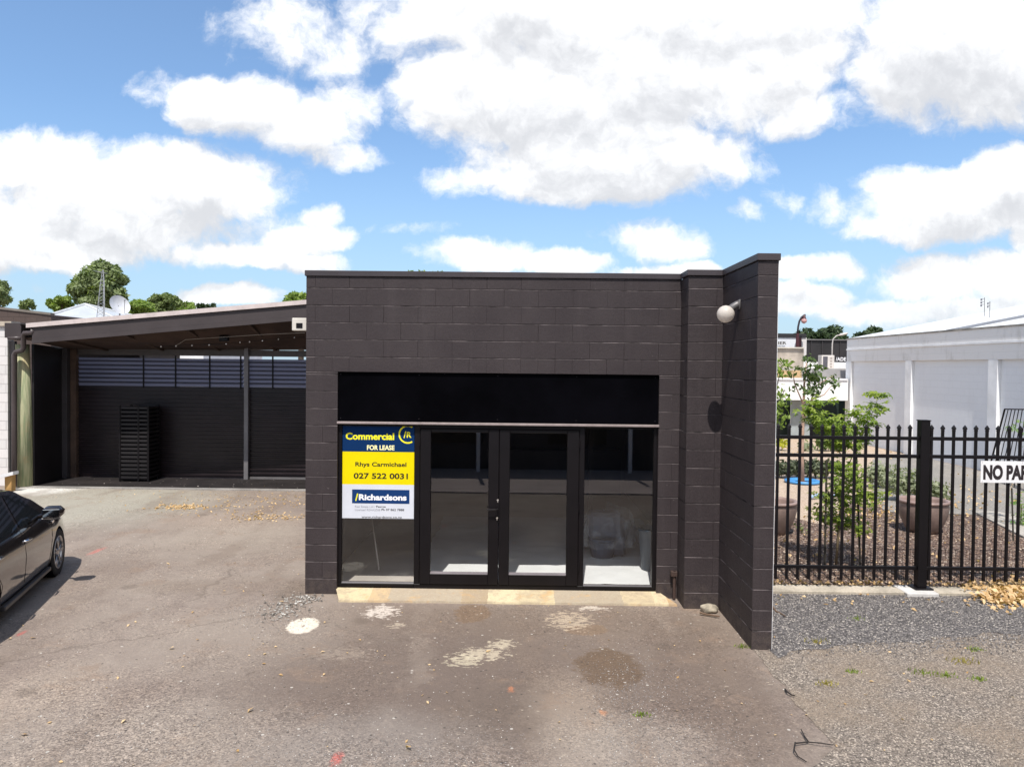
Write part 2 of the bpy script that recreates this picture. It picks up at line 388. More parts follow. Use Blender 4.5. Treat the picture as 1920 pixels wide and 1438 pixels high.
    c = b.mix(b.m('MULTIPLY', b.m('MULTIPLY', b.step(vd, .5, .95), .55), gr), c, (.085,.07,.065))
    pale = b.m('MULTIPLY', b.step(b.sep(b.vor(P, 21)['Color'])[1], .972, .985), b.step(b.vor(P, 21)['Distance'], .30, .2))
    c = b.mix(b.m('MULTIPLY', pale, .7), c, (.6,.56,.5))
    dark = b.m('MULTIPLY', b.step(b.sep(b.vor(P, 17)['Color'])[2], .965, .98), b.step(b.vor(P, 17)['Distance'], .24, .12))
    c = b.mix(b.m('MULTIPLY', dark, .7), c, (.05,.042,.038))
    t.links.new(c, p.inputs['Base Color']); p.inputs['Roughness'].default_value = .88; p.inputs['Specular IOR Level'].default_value = .25
    h = b.m('ADD', b.m('MULTIPLY', vd, -.6), b.m('ADD', b.noise(P, 160, 3, .7), b.m('MULTIPLY', n3, 1.2)))
    bn = b.new('ShaderNodeBump'); bn.inputs['Strength'].default_value = .8; bn.inputs['Distance'].default_value = .006
    t.links.new(h, bn.inputs['Height']); t.links.new(bn.outputs[0], p.inputs['Normal'])
    return m
def mat_grit(name, cols, scale, bump, blotch=None, bl_scale=.8, gap=(.03,.026,.026)):
    m = bpy.data.materials.new(name); m.use_nodes = True; t = m.node_tree; b = NB(t); p = t.nodes['Principled BSDF']
    P = b.new('ShaderNodeNewGeometry').outputs['Position']
    vo = b.vor(P, scale); s = b.sep(vo['Color'])
    c = b.mix(s[0], cols[0], cols[1]); c = b.mix(b.step(s[1], .82, .9), c, cols[2])
    if blotch: c = b.mix(b.m('MULTIPLY', b.step(b.noise(P, bl_scale, 5, .65), .42, .66), .75), c, b.mix(s[2], blotch, tuple(min(1, k*1.6) for k in blotch)))
    c = b.mix(b.m('MULTIPLY', b.step(vo['Distance'], .5, .9), .6), c, gap)
    t.links.new(c, p.inputs['Base Color']); p.inputs['Roughness'].default_value = .85; p.inputs['Specular IOR Level'].default_value = .3
    bn = b.new('ShaderNodeBump'); bn.inputs['Strength'].default_value = 1; bn.inputs['Distance'].default_value = bump
    t.links.new(b.m('ADD', b.m('MULTIPLY', vo['Distance'], -1), b.noise(P, scale*1.7, 2, .6)), bn.inputs['Height']); t.links.new(bn.outputs[0], p.inputs['Normal'])
    return m
M['asphalt'] = mat_asphalt()
M['gravel'] = mat_grit('grey_gravel', ((.062,.056,.057), (.21,.19,.18), (.48,.43,.38)), 60, .012, None)
M['gravel_pale'] = mat_grit('dusty_gravel', ((.085,.07,.06), (.34,.285,.235), (.52,.44,.36)), 80, .007, (.22,.17,.125), .9)
M['mulch'] = mat_grit('bark_mulch', ((.055,.032,.025), (.24,.165,.13), (.48,.38,.30)), 34, .02, None)
M['sand_path'] = mat_grit('pale_crushed_path', ((.36,.27,.20), (.50,.39,.29), (.6,.5,.4)), 50, .004, None, gap=(.25,.18,.13))
M['drive'] = mat_grit('grey_driveway', ((.20,.185,.165), (.28,.26,.235), (.36,.33,.29)), 60, .003, (.25,.225,.2), .6, gap=(.13,.12,.11))
M['slab_dark'] = pbr('dark_carport_floor', (.020,.0165,.0165), .75, 0, .35, 2.2, .002, 80, .25, .3, 30)  # one dark mottled tone over the whole carport floor

# ------------------------------------------------------------------ setting: ground sheets
def sheet(name, pts, z, mat, kind='structure'):
    mb = MB(); mb.add([(p[0], p[1], z) for p in pts], [tuple(range(len(pts)))]); o = mb.build(name, mat); o['kind'] = kind; return o
def ragged(pts, z, step=.06, amp=.05, seed=1):
    out = []; n = len(pts)
    for i in range(n):
        a = Vector((pts[i][0], pts[i][1], 0)); c = Vector((pts[(i+1)%n][0], pts[(i+1)%n][1], 0)); k = max(1, int((c-a).length/step))
        if (c-a).length > 12: k = 1
        for j in range(k):
            q = a.lerp(c, j/k); o = mnoise.noise_vector(q*3.1+Vector((seed, 0, 0)))*amp + mnoise.noise_vector(q*11)*amp*.5
            out.append((q.x+o.x, q.y+o.y))
    return out
sheet('ground', [(-400,-400),(400,-400),(400,800),(-400,800)], 0, M['asphalt'])
g = lambda px, py: tuple(G(px, py)[:2])
sheet('gravel', ragged([g(1447,1228), g(1412,1216), g(1470,1290), g(1515,1350), g(1560,1400), g(1500,1470), (2.4,-5.2), (9,-5.2), (9,.34), (2.47,.28)], 0), .004, M['gravel_pale'])
sheet('gravel_heap', ragged([g(1449,1230), g(1560,1212), g(1700,1205), g(1850,1190), g(2060,1185), (8.6,.33), (2.47,.30)], 0, amp=.09, seed=4), .008, M['gravel'])
sheet('mulch_bed', [(2.47,.46),(12.4,.46),(12.4,6.5),(2.47,6.5)], .004, M['mulch'])
sheet('garden_path', ragged([g(1440,960), g(1545,985), g(1600,940), g(1560,905), g(1530,880), g(1400,875)], 0, .2, .1), .009, M['sand_path'])
sheet('garden_ground', [(2.47,6.4),(12.4,6.4),(12.4,24),(2.47,24)], .006, M['sand_path'])
sheet('driveway', ragged([g(1660,960), g(1625,900), g(1640,858), g(1720,856), (12.4, G(1837,883).y), (12.4,.5+3.2), g(1960,985), g(1830,966)], 0, .4, .06), .012, M['drive'])
cp = MB(); pl = [g(1822,960), g(1868,962), g(2000,985), (9.4,3.1), g(1990,1045), g(1900,1000)]
cp.prism([(x, y, 0) for x, y in pl], (0,0,.0), (0,0,.035)); structure(cp.build('concrete_path', M['conc']))
FY = 7.15
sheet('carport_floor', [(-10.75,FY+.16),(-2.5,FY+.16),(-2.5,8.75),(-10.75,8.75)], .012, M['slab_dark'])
st = MB(); st.box(-10.6,-2.5,FY-.02,FY+.155,0,.02); structure(st.build('concrete_strip', pbr('strip_concrete', (.25,.235,.22), .85, 0, .25, 2, .002, 60, .3, .2, 40)))
fl = MB(); fl.box(-2.28,2.27,.155,7.0,.0,.075); structure(fl.build('shop_floor', pbr('bare_shop_floor', (.50,.45,.41), .6, 0, .12, 1.5, .001, 40)))
fp = MB(); fp.box(-40,40,-10.6,-7.0,0,.025); structure(fp.build('pavement', pbr('pavement_concrete', (.33,.27,.25), .85, 0, .12, 1.2)))

def paint_lit_ledges(o):                     # upward ledges of the raked joints, coloured paler for the sunlight they catch
    o.data.materials.append(pbr('painted_lit_ledge', (.09,.075,.075), .8, 0, .8, 5, 0, 1, .2))
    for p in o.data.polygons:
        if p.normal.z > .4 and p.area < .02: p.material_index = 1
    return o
# ------------------------------------------------------------------ the black shop
X0, X1, OX0, OX1, OZ = -2.475, 1.884, -2.105, 1.645, 2.61
PX0, PX1, PY, WX, WY, ZC = 1.885, 2.27, -.37, 2.462, -1.588, 3.72
shop = thing('block_shop', 'low charcoal painted concrete block shop with black glazed double doors and a projecting end wall', 'shop', (0,0,0))
mb = MB()
block_face(mb, (0,0,0), (1,0,0), (0,-1,0), X0, X1, OZ, ZC, uoff=-1.771, half_rows=(12,))
block_face(mb, (0,0,0), (1,0,0), (0,-1,0), X0, OX0, 0, OZ, uoff=-2.276)
block_face(mb, (0,0,0), (1,0,0), (0,-1,0), OX1, X1, 0, OZ, uoff=5)
mb.box(X0, OX0, .0078, .19, 0, OZ); mb.box(OX1, X1+.02, .0078, .19, 0, OZ); mb.box(X0, X1+.02, .008, .19, OZ, ZC)
paint_lit_ledges(mb.build('front_wall', M['paint'], shop))
mb = MB()
block_face(mb, (0,PY,0), (1,0,0), (0,-1,0), PX0, PX1, 0, ZC, uoff=9, stagger=False)
block_face(mb, (PX0,0,0), (0,1,0), (-1,0,0), PY, -.001, 0, ZC, uoff=9, stagger=False)
mb.box(PX0+.008, PX1, PY+.008, .0, 0, ZC)
paint_lit_ledges(mb.build('pier', M['paint'], shop))
mb = MB()
block_face(mb, (0,WY,0), (1,0,0), (0,-1,0), WX-.19, WX, 0, ZC, uoff=9, stagger=False)
block_face(mb, (WX-.192,0,0), (0,1,0), (-1,0,0), WY, PY-.001, 0, ZC, uoff=WY+.2)
mb.box(WX-.1835, WX, WY+.008, 0, 0, ZC)
paint_lit_ledges(mb.build('end_wall', M['paint'], shop))
mb = MB(); mb.add([(WX+.001,WY+.002,0),(WX+.005,WY+.002,0),(WX+.005,9,0),(WX+.001,9,0),(WX+.001,WY+.002,ZC),(WX+.005,WY+.002,ZC),(WX+.005,9,ZC),(WX+.001,9,ZC)],
   [(0,1,5,4),(1,2,6,5),(2,3,7,6),(4,5,6,7)]); mb.build('white_side_coat', M['white_paint'], shop)
mb = MB(); mb.box(X0, X0+.19, .192, 8.9, 0, ZC-.1); mb.box(WX-.19, WX, .002, 8.9, 0, ZC-.1); mb.box(X0+.19, WX-.19, 8.7, 8.9, 0, ZC-.1)
mb.build('rear_walls', M['paint'], shop)
mb = MB(); mb.box(X0+.192, WX-.192, .192, 8.7, 3.3, 3.4); mb.build('roof', M['silver'], shop)
mb = MB(); h0, h1 = ZC, 3.785
mb.bbox(X0-.016, X1+.006, -.018, .205, h0, h1, .004); mb.bbox(PX0-.02, PX1-.014, PY-.02, -.019, h0+.002, h1+.002, .004); mb.bbox(WX-.206, WX+.016, WY-.018, 8.9, h0+.004, h1+.006, .004)
mb.bbox(X0-.016, X0+.2, .206, 8.9, h0-.1, h1-.1, .004)
mb.build('parapet_cap', M['paint_smooth'], shop)
mb = MB(); mb.bbox(OX0+.004, OX1-.004, .028, .05, 2.035, OZ-.004, .002)
bo = mb.build('sign_board', M['board'], shop); bo['label'] = 'blank black sign board set above the doors'
for i in range(5):
    for z in (2.07, OZ-.03): mb = MB(); mb.lathe([(.0,.026),(.004,.0265),(.004,.029)], (OX0+.03+i*.92,0,z), 8, 'Y'); mb.build('screw', M['paint_smooth'], bo)
mb = MB(); mb.bbox(OX0-.005, OX1+.005, -.012, .06, 2.004, 2.03, .003); mb.build('trim_strip', pbr('pinkish_trim', (.34,.28,.27), .45, .3, .12, 12), shop)
mb = MB(); mb.box(OX0, OX1, .062, .19, 2.0, OZ); mb.build('door_header', M['black'], shop)
# shopfront frame
fz0, fz1 = .075, 2.0
mb = MB()
for (a, c) in ((OX0+.001,-2.062),(-1.207,-1.142),(.729,.792),(1.60,OX1-.001)): mb.bbox(a, c, .05, .15, fz0+.045, fz1, .004)
mb.bbox(OX0+.001, -1.2075, .055, .15, fz0, fz0+.043, .004); mb.bbox(.7925, OX1-.001, .055, .15, fz0, fz0+.043, .004); mb.bbox(-1.207, .792, .05, .15, fz0-.02, fz0+.043, .004)
mb.bbox(-1.2, .785, .053, .148, 1.955, 1.999, .004); mb.bbox(-2.06, -1.21, .057, .148, 1.975, 1.999, .003); mb.bbox(.795, 1.598, .057, .148, 1.975, 1.999, .003)
mb.build('shopfront_frame', M['black'], shop)
for (a, c) in ((-2.062,-1.207),(.792,1.60)):
    mb = MB(); mb.quad((a,.075,fz0+.043),(c,.075,fz0+.043),(c,.075,1.975),(a,.075,1.975)); mb.build('window_pane', M['glass'], shop)
    mb = MB(); mb.prism([(a,.057,fz0+.043),(a,.073,fz0+.043),(a,.073,fz0+.058)], (0,0,0), (c-a,0,0)); mb.build('glazing_bead', pbr('bead_grey', (.05,.045,.05), .35, .2), shop)
def door(x0, x1, gx0, gx1, hinge_left):
    z0, z1, gz0, gz1 = fz0+.046, 1.953, .245, 1.915
    mb = MB(); y0, y1 = .035, .095
    mb.bbox(x0, gx0, y0, y1, z0, z1, .005); mb.bbox(gx1, x1, y0, y1, z0, z1, .005)
    mb.bbox(gx0, gx1, y0+.0005, y1, z0, gz0, .004); mb.bbox(gx0, gx1, y0+.0005, y1, gz1, z1, .004)
    d = mb.build('door', M['black'], shop)
    mb = MB(); mb.quad((gx0,.07,gz0),(gx1,.07,gz0),(gx1,.07,gz1),(gx0,.07,gz1)); mb.build('pane', M['glass'], d)
    mb = MB(); mb.prism([(gx0,.036,gz0),(gx0,.068,gz0),(gx0,.068,gz0+.022)], (0,0,0), (gx1-gx0,0,0)); mb.build('bottom_bead', pbr('sunlit_bead', (.16,.14,.15), .35, .3), d)  # bead coloured paler than the frame, for the sun on its slope
    hx = x0-.006 if hinge_left else x1+.006
    for z in (.35, 1.05, 1.8): mb = MB(); mb.tube([(hx,.03,z-.05),(hx,.03,z+.05)], .009, 8); mb.build('hinge', M['black'], d)
    return d
door(-1.138, -.212, -1.012, -.335, True); dr = door(-.208, .727, -.085, .587, False)
mb = MB(); mb.bbox(-.245, -.205, .026, .0345, .93, 1.13, .003); mb.tube([(-.225,.027,1.02),(-.225,-.02,1.02),(-.24,-.028,1.02),(-.35,-.028,1.018)], .010, 8)
mb.build('handle', M['black'], dr)
for (x_, z_) in ((-.222,1.128),(-.228,.918)):
    mb = MB(); mb.lathe([(0,.018),(.012,.018),(.012,.026)], (x_,0,z_), 10, 'Y'); mb.bbox(x_-.005,x_+.005,.016,.025,z_-.028,z_-.004,.001); mb.build('lock', pbr('bright_lock', (.75,.73,.7), .25, .9), dr)
# threshold of patchy sandstone-coloured paint
def mat_step():
    m = bpy.data.materials.new('patchy_threshold'); m.use_nodes = True; t = m.node_tree; b = NB(t); p = t.nodes['Principled BSDF']
    P = b.new('ShaderNodeNewGeometry').outputs['Position']; x = b.sep(P)[0]
    r = b.new('ShaderNodeValToRGB'); r.color_ramp.interpolation = 'CONSTANT'
    st_ = [(0,(.60,.50,.30)),(.115,(.52,.36,.19)),(.17,(.34,.29,.23)),(.38,(.30,.22,.14)),(.455,(.62,.53,.34)),(.545,(.56,.47,.29)),(.645,(.33,.28,.22)),(.84,(.50,.41,.26)),(.93,(.62,.52,.33)),(.97,(.45,.27,.12))]
    while len(r.color_ramp.elements) < len(st_): r.color_ramp.elements.new(.5)
    for e, (q, c) in zip(r.color_ramp.elements, st_): e.position = q; e.color = (*c, 1)
    xw = b.m('ADD', x, b.m('MULTIPLY_ADD', b.noise(P, 10, 3, .6), .035, -.017))
    t.links.new(b.m('MULTIPLY_ADD', xw, 1/4.0, 2.15/4.0), r.inputs[0])
    c = b.mix(.30, r.outputs[0], (.42,.34,.23)); c = b.mix(b.m('MULTIPLY', b.step(b.noise(P, 9, 6, .75), .42, .62), .6), c, (.33,.26,.19)); c = b.mix(b.m('MULTIPLY', b.step(b.noise(P, 60, 3, .7), .5, .7), .35), c, (.62,.52,.34))
    c = b.mix(b.m('MULTIPLY', b.step(b.noise(P, 4, 4, .7), .55, .72), .6), c, (.50,.30,.12))
    c = b.mix(b.m('MULTIPLY', b.step(b.noise(P, 30, 4, .7), .55, .75), .6), c, (.2,.15,.1))
    t.links.new(c, p.inputs['Base Color']); p.inputs['Roughness'].default_value = .85
    bn = b.new('ShaderNodeBump'); bn.inputs['Distance'].default_value = .006; t.links.new(b.noise(P, 30, 4, .7), bn.inputs['Height']); t.links.new(bn.outputs[0], p.inputs['Normal'])
    return m
mb = MB(); xa, xb = G(628,1137).x, G(1270,1137).x
N = 60; top = []
for i in range(N+1):
    f = i/N; xf = xa+(xb-xa)*f; xk = OX0-.02+(OX1+.03-OX0+.02)*f; q = mnoise.noise(Vector((xf*4, 3, 0)))*.012
    top.append(((xf, -.29+q, -.002), (xf, -.285+q, .022+q*.4), (xk, .045, fz0-.008)))
vs = [v for tri in top for v in tri]
mb.add(vs, [(i*3+k, (i+1)*3+k, (i+1)*3+k+1, i*3+k+1) for i in range(N) for k in (0, 1)])
mb.box(OX0+.001, OX1-.001, .045, .154, 0, fz0-.022)
mb.build('threshold', mat_step(), shop)
mb = MB(); mb.tube([(1.842,-.06,.02),(1.842,-.06,.34)], .018, 8); mb.bbox(1.80,1.87,-.09,-.03,.28,.34,.004); mb.build('pipe_stub', pbr('rusty_dark', (.06,.035,.028), .7), shop)
# interior lining, seen through the glass
mb = MB(); mb.box(X0+.191, X0+.2, .2, 7, .076, 2.75); mb.box(WX-.2, WX-.193, .2, 7, .076, 2.75); mb.box(X0+.2, WX-.2, 7, 7.01, .076, 2.75); mb.box(X0+.2, WX-.2, .2, 7, 2.751, 2.76)
mb.build('interior_lining', pbr('interior_paint', (.10,.085,.08), .8, 0, .1, 1), shop)
mb = MB(); mb.box(1.3,1.37,4.9,4.97,.08,2.7); mb.build('interior_post', pbr('dark_counter', (.05,.04,.04), .5), shop)
mb = MB(); mb.box(-.6,2.1,6.5,6.9,.08,1.0); mb.build('counter', pbr('dark_counter', (.05,.04,.04), .5), shop)

# wall lamp on the inner side of the end wall
ly = -1.0; lz = at(1362,589,CAM.y*-1+ly).z
lamp = thing('wall_lamp', 'round white globe lamp on a grey angled arm fixed to the projecting end wall', 'wall lamp', (WX-.192, ly, lz))
mb = MB(); prof = [(.0885*math.sin(math.pi*i/16), -.0885*math.cos(math.pi*i/16)) for i in range(17)]; mb.lathe(prof, (2.128,ly,lz), 24)
mb.build('globe', mat_leaf('opal_globe', (.82,.76,.70), (.82,.76,.70), .35, .45, None, (1,1,1)), lamp, True)
mb = MB(); mb.tube([(2.165,ly,lz+.045),(2.19,ly,lz+.066),(2.245,ly,lz+.10),(2.262,ly,lz+.105)], [.026,.038,.037,.036], 14); mb.bbox(2.258,2.2695,ly-.035,ly+.035,lz+.05,lz+.15,.004)
mb.build('bracket', pbr('grey_bracket', (.16,.15,.15), .45, .2), lamp, True)
# alarm box on the outer left corner
a0, a1 = at(551,597,8.95), at(573,621,8.95)
al = thing('alarm_box', 'small cream box with a dark window on the left corner of the black shop', 'alarm box', (X0,.12,a1.z))
mb = MB(); mb.bbox(a0.x, X0-.0005, .05, .2, a1.z, a0.z, .008); mb.build('housing', pbr('cream_plastic', (.62,.58,.52), .5), al)
mb = MB(); xm = (a0.x+X0)/2; mb.box(xm-.04, xm+.035, .046, .0495, a1.z+.03, a1.z+.09); mb.build('sensor_window', M['black'], al)

# ------------------------------------------------------------------ the lease poster in the left window
PD = 8.82+.066; py_ = .066
W = lambda px, py: Vector((at(px, py, PD).x, py_, at(px, py, PD).z))
xl, xr = -2.058, -1.212
zb_, zy, zw, ze = 1.972, 1.672, 1.286, .885
blue = pbr('poster_blue', (.006,.030,.105), .4, 0, .05, 4, 0, 1, .06); yel = pbr('poster_yellow', (.74,.60,.004), .45, 0, .03, 4, 0, 1, .06); wht = pbr('poster_white', (.60,.62,.68), .45, 0, .03, 4, 0, 1, .06)
tyel = pbr('text_yellow', (.85,.80,.03), .5, 0, .02, 4, 0, 1, .06); tdk = pbr('text_dark', (.035,.028,.02), .5, 0, .02, 4, 0, 1, .06); twh = pbr('text_white', (.85,.85,.88), .5, 0, .02, 4, 0, 1, .06); tgr = pbr('text_grey', (.30,.30,.33), .5, 0, .02, 4, 0, 1, .06)
tpale = pbr('text_pale', (.88,.84,.45), .5, 0, .02, 4, 0, 1, .06)
po = thing('lease_poster', 'blue yellow and white commercial for lease poster stuck in the left shop window', 'poster', (xl,py_,ze))
for nm, za, zc, mt in (('blue_panel', zy, zb_, blue), ('yellow_panel', zw, zy, yel), ('white_panel', ze, zw, wht)):
    mb = MB(); mb.box(xl, xr, py_, py_+.003, za, zc); mb.build(nm, mt, po)
zo = lambda x, y: (620+x/6.535, 780+y/6.535)           # the sign, read off at 6.5 times
def line(s, x0, x1, yb, yt, mt, bold, nm='lettering', d=.0012, shear=0):
    p = W(*zo(x0, yb)); q = W(*zo(x1, yb)); h = (yb-yt)/6.535*PD/FPX
    p.x = max(p.x, xl+.005)
    return text_mesh(nm, s, mt, po, p, min(q.x, xr-.006)-p.x, h, bold=bold, depth=d, shear=shear)
line('Commercial', 185, 778, 283, 204, tyel, .032); line('FOR LEASE', 445, 782, 412, 356, tpale, .036)
line('/', 893, 925, 265, 188, tyel, .03); line('R', 932, 990, 262, 194, tyel, .028)
line('Rhys Carmichael', 302, 928, 612, 562, tdk, .024); line('027 522 0031', 282, 946, 762, 696, tdk, .026)
mb = MB(); p, q = W(*zo(262,1066)), W(*zo(966,905)); mb.box(p.x, q.x, py_-.0014, py_-.0002, p.z, q.z); mb.build('name_strip', pbr('strip_blue', (.010,.04,.14), .6, 0, .05, 4, 0, 1, .06), po)
line('/', 300, 338, 1032, 948, tyel, .03, d=.0026); line('Richardsons', 346, 930, 1024, 956, twh, .038, d=.0026)
line('Real Estate Ltd /', 298, 545, 1118, 1094, tgr, 0); line('Paeroa', 558, 675, 1118, 1096, tdk, .012)
line('Licensed REAA2008', 298, 608, 1158, 1132, tgr, 0); line('Ph 07 862 7888', 622, 900, 1158, 1132, tdk, .012); line('www.richardsons.co.nz', 378, 872, 1246, 1220, tdk, .008)
mb = MB(); c = W(764.6, 814.4); ro, ri = 17.4*PD/FPX, 14.6*PD/FPX; vs = []; n = 44; a0_, a1_ = R(58), R(302)
for i in range(n+1):
    a = a0_+(a1_-a0_)*i/n
    for r_ in (ro, ri): vs.append((min(c.x+r_*math.cos(a), xr-.004), py_-.0013, c.z+r_*math.sin(a)))
mb.add(vs, [(2*i, 2*i+2, 2*i+3, 2*i+1) for i in range(n)]); mb.build('ring_emblem', tyel, po)

# ------------------------------------------------------------------ things inside the shop
mb = MB(); nx, ny = 44, 46; xs0, xs1, ys0, ys1 = -1.25, 2.15, .24, 4.2
for j in range(ny+1):
    for i in range(nx+1):
        x = xs0+(xs1-xs0)*i/nx; y = ys0+(ys1-ys0)*j/ny; v = Vector((x*2.2, y*3.2, 0))
        z = .084+.018*abs(mnoise.noise(v))+.012*abs(mnoise.noise(v*2.7))
        e = mnoise.noise(Vector((y*3, 5, 0)))*.06 if i in (0, nx) else 0; f = mnoise.noise(Vector((x*5, 9, 0)))*.03 if j in (0, ny) else 0
        mb.V.append((x+e, y+f, z))
for j in range(ny):
    for i in range(nx): k = j*(nx+1)+i; mb.F.append((k, k+1, k+nx+2, k+nx+1))
tag(mb.build('dust_sheet', pbr('white_dust_sheet', (.80,.80,.81), .55, 0, .05, 3, .003, 25), None, True), 'wrinkled white dust sheet spread over the shop floor behind the glass doors', 'dust sheet')
bc = G(1136,1052,.1); bc.y = 1.55
mb = MB(); mb.lathe([(.0,0),(.15,0),(.155,.03),(.185,.22),(.2,.23),(.2,.26),(.0,.26)], (bc.x-.02,bc.y,.10), 20); mb.bbox(bc.x-.22,bc.x+.25,bc.y-.16,bc.y+.2,.36,.72,.05); mb.bbox(bc.x+.12,bc.x+.3,bc.y-.02,bc.y+.12,.10,.6,.03)
tag(mb.build('covered_chair', pbr('blue_black_seat', (.022,.04,.085), .5), None), 'dark round based chair under the plastic sheet behind the right window', 'chair')
def plastic():
    m = bpy.data.materials.new('clear_plastic'); m.use_nodes = True; t = m.node_tree; t.nodes.clear(); b = NB(t)
    out = b.new('ShaderNodeOutputMaterial'); tr = b.new('ShaderNodeBsdfTransparent'); tr.inputs[0].default_value = (.8,.85,.9,1)
    gl = b.new('ShaderNodeBsdfPrincipled'); gl.inputs['Base Color'].default_value = (.27,.30,.34,1); gl.inputs['Roughness'].default_value = .25
    f = b.step(b.noise(b.new('ShaderNodeNewGeometry').outputs['Position'], 7, 4, .6), .42, .7, .08, .5)
    mx = b.new('ShaderNodeMixShader'); t.links.new(f, mx.inputs[0]); t.links.new(tr.outputs[0], mx.inputs[1]); t.links.new(gl.outputs[0], mx.inputs[2]); t.links.new(mx.outputs[0], out.inputs[0]); return m
mb = MB(); n = 72; hs = [0,.08,.2,.35,.5,.65,.78,.88,.95,1.0]
for h in hs:
    for j in range(n):
        a = 2*math.pi*j/n; r_ = (.42-.17*h**2.2)*(1-.92*max(0, (h-.88)/.12)**1.5)
        fold = 1+(1-h*.7)*(.10*math.sin(a*9+h*2)+.07*math.sin(a*17+1))+.06*mnoise.noise(Vector((math.cos(a)*2, math.sin(a)*2, h*3)))
        zz = .27+h*.50+.07*math.cos(a+.4)*h+.03*mnoise.noise(Vector((math.cos(a)*3, math.sin(a)*3, h)))
        mb.V.append((bc.x+.02+r_*fold*math.cos(a), bc.y+r_*fold*math.sin(a)*.8, zz))
for i in range(len(hs)-1):
    for j in range(n): mb.F.append((i*n+j, i*n+(j+1)%n, (i+1)*n+(j+1)%n, (i+1)*n+j))
mb.F.append(tuple((len(hs)-1)*n+j for j in range(n)))
tag(mb.build('plastic_cover', plastic(), None, False), 'crumpled clear plastic sheet draped over a chair behind the right window', 'plastic sheet')
mb = MB(); mb.lathe([(0,0),(.16,0),(.2,.5),(.215,.5),(.215,.53),(.19,.53),(.15,.03),(0,.03)], (1.78,.95,.1), 20); b_ = tag(mb.build('plastic_bin', pbr('blue_bin', (.015,.035,.06), .5), None, True), 'dark blue plastic bin behind the right jamb of the shop window', 'bin')
a, c = at(697,972,9.9), at(711,1068,9.55); c.z = .085
mb = MB(); mb.tube([a, c], .011, 8); tag(mb.build('broom_handle', pbr('pale_stick', (.55,.5,.45), .5), None, True), 'pale broom handle leaning inside the left window below the poster', 'broom handle')

# ------------------------------------------------------------------ carport
DF = 15.7; yF = DF+CAM.y
pL, pR = at(60,606,DF), at(573,563,DF); qL, qR = at(60,644,DF), at(573,600,DF)
lin = lambda a, c: (lambda x: a.z+(c.z-a.z)*(x-a.x)/(c.x-a.x))
zt, zb = lin(pL, pR), lin(qL, qR); xL, xR = pL.x, -2.50
car_port = thing('carport', 'long black open fronted carport with corrugated rear wall and sloping fascia beside the shop', 'carport', ((xL+xR)/2, 8, 0))
fas = pbr('charcoal_fascia', (.049,.039,.040), .6, 0, .15, 1.3, .0015, 60, .35)
mb = MB(); mb.prism([(xL,yF,zb(xL)+.09),(xR,yF,zb(xR)+.09),(xR,yF,zt(xR)-.09),(xL,yF,zt(xL)-.09)], (0,0,0), (0,.05,0))
mb.prism([(xL,yF,zb(xL)),(xR,yF,zb(xR)),(xR,yF,zb(xR)+.088),(xL,yF,zb(xL)+.088)], (0,-.012,0), (0,.05,0)); mb.build('fascia', fas, car_port)
mb = MB(); mb.prism([(xL-.1,yF,zt(xL-.1)-.088),(xR,yF,zt(xR)-.088),(xR,yF,zt(xR)+.004),(xL-.1,yF,zt(xL-.1)+.004)], (0,-.045,0), (0,.04,0)); mb.build('barge_cap', pbr('pale_barge', (.55,.47,.45), .5, .1, .12, 5), car_port)
zk = 3.08
mb = MB(); mb.add([(xL-.3,yF+.055,zt(xL)-.02),(xR,yF+.055,zt(xR)-.02),(xR,9.0,zk+.45),(xL-.3,9.0,zk+.1)], [(0,1,2,3)]); mb.build('roof', pbr('pale_roof_sheet', (.5,.5,.5), .4, .4, .1, 2), car_port)
mb = MB(); mb.add([(xL-.28,yF+.052,zb(xL)+.1),(xR,yF+.052,zb(xR)+.1),(xR,8.9,zk-.03),(xL-.28,8.9,zk-.13)], [(0,1,2,3)]); mb.build('ceiling', pbr('brown_ply', (.048,.027,.020), .8, 0, .35, 1.6), car_port)
mb = MB()
for k in range(6):
    mb = MB(); x = xL+.6+k*1.3; mb.add([(x-.03,yF+.06,zb(x)+.09),(x+.03,yF+.06,zb(x)+.09),(x+.03,8.88,zk-.04),(x-.03,8.88,zk-.04),(x-.03,yF+.06,zb(x)),(x+.03,yF+.06,zb(x)),(x+.03,8.88,zk-.16),(x-.03,8.88,zk-.16)], [(0,1,2,3),(4,5,6,7),(0,1,5,4),(1,2,6,5),(2,3,7,6),(3,0,4,7)])
    mb.build('rafter', pbr('brown_timber', (.06,.036,.026), .8, 0, .3, 3), car_port)
# rear wall: ribbed black sheet below, bluish ribbed band above, gap and beam
yW = 8.7
def ribbed(name, x0, x1, z0, z1, y, pitch, dep, mat, parent, backed=True):
    mb = MB(); z = z0; prof = []
    while z < z1-1e-4:
        for (f, d) in ((0,0),(.42,0),(.55,dep),(.87,dep)):
            zz = z+f*pitch
            if zz < z1: prof.append((zz, y-d))
        z += pitch
    prof.append((z1, y)); n = len(prof)
    vs = [(x0, q, zz) for zz, q in prof]+[(x1, q, zz) for zz, q in prof]
    mb.add(vs, [(i, i+1, n+i+1, n+i) for i in range(n-1)]); backed and mb.add([(x0,y+.02,z0),(x1,y+.02,z0),(x1,y+.02,z1),(x0,y+.02,z1)], [(0,1,2,3)])
    return mb.build(name, mat, parent)
rib = pbr('black_ribbed_sheet', (.0165,.011,.013), .34, .1, .25, 2, 0, 1, .5)
DW = yW-CAM.y
xm0, xm1 = at(147,780,DW).x, at(457,780,DW).x; xn0 = at(466,780,DW).x
ribbed('wall_sheet', xm0, xm1, .02, 2.14, yW, .092, .02, rib, car_port); ribbed('roller_door', xn0, xR, .06, 2.14, yW, .098, .024, rib, car_port)
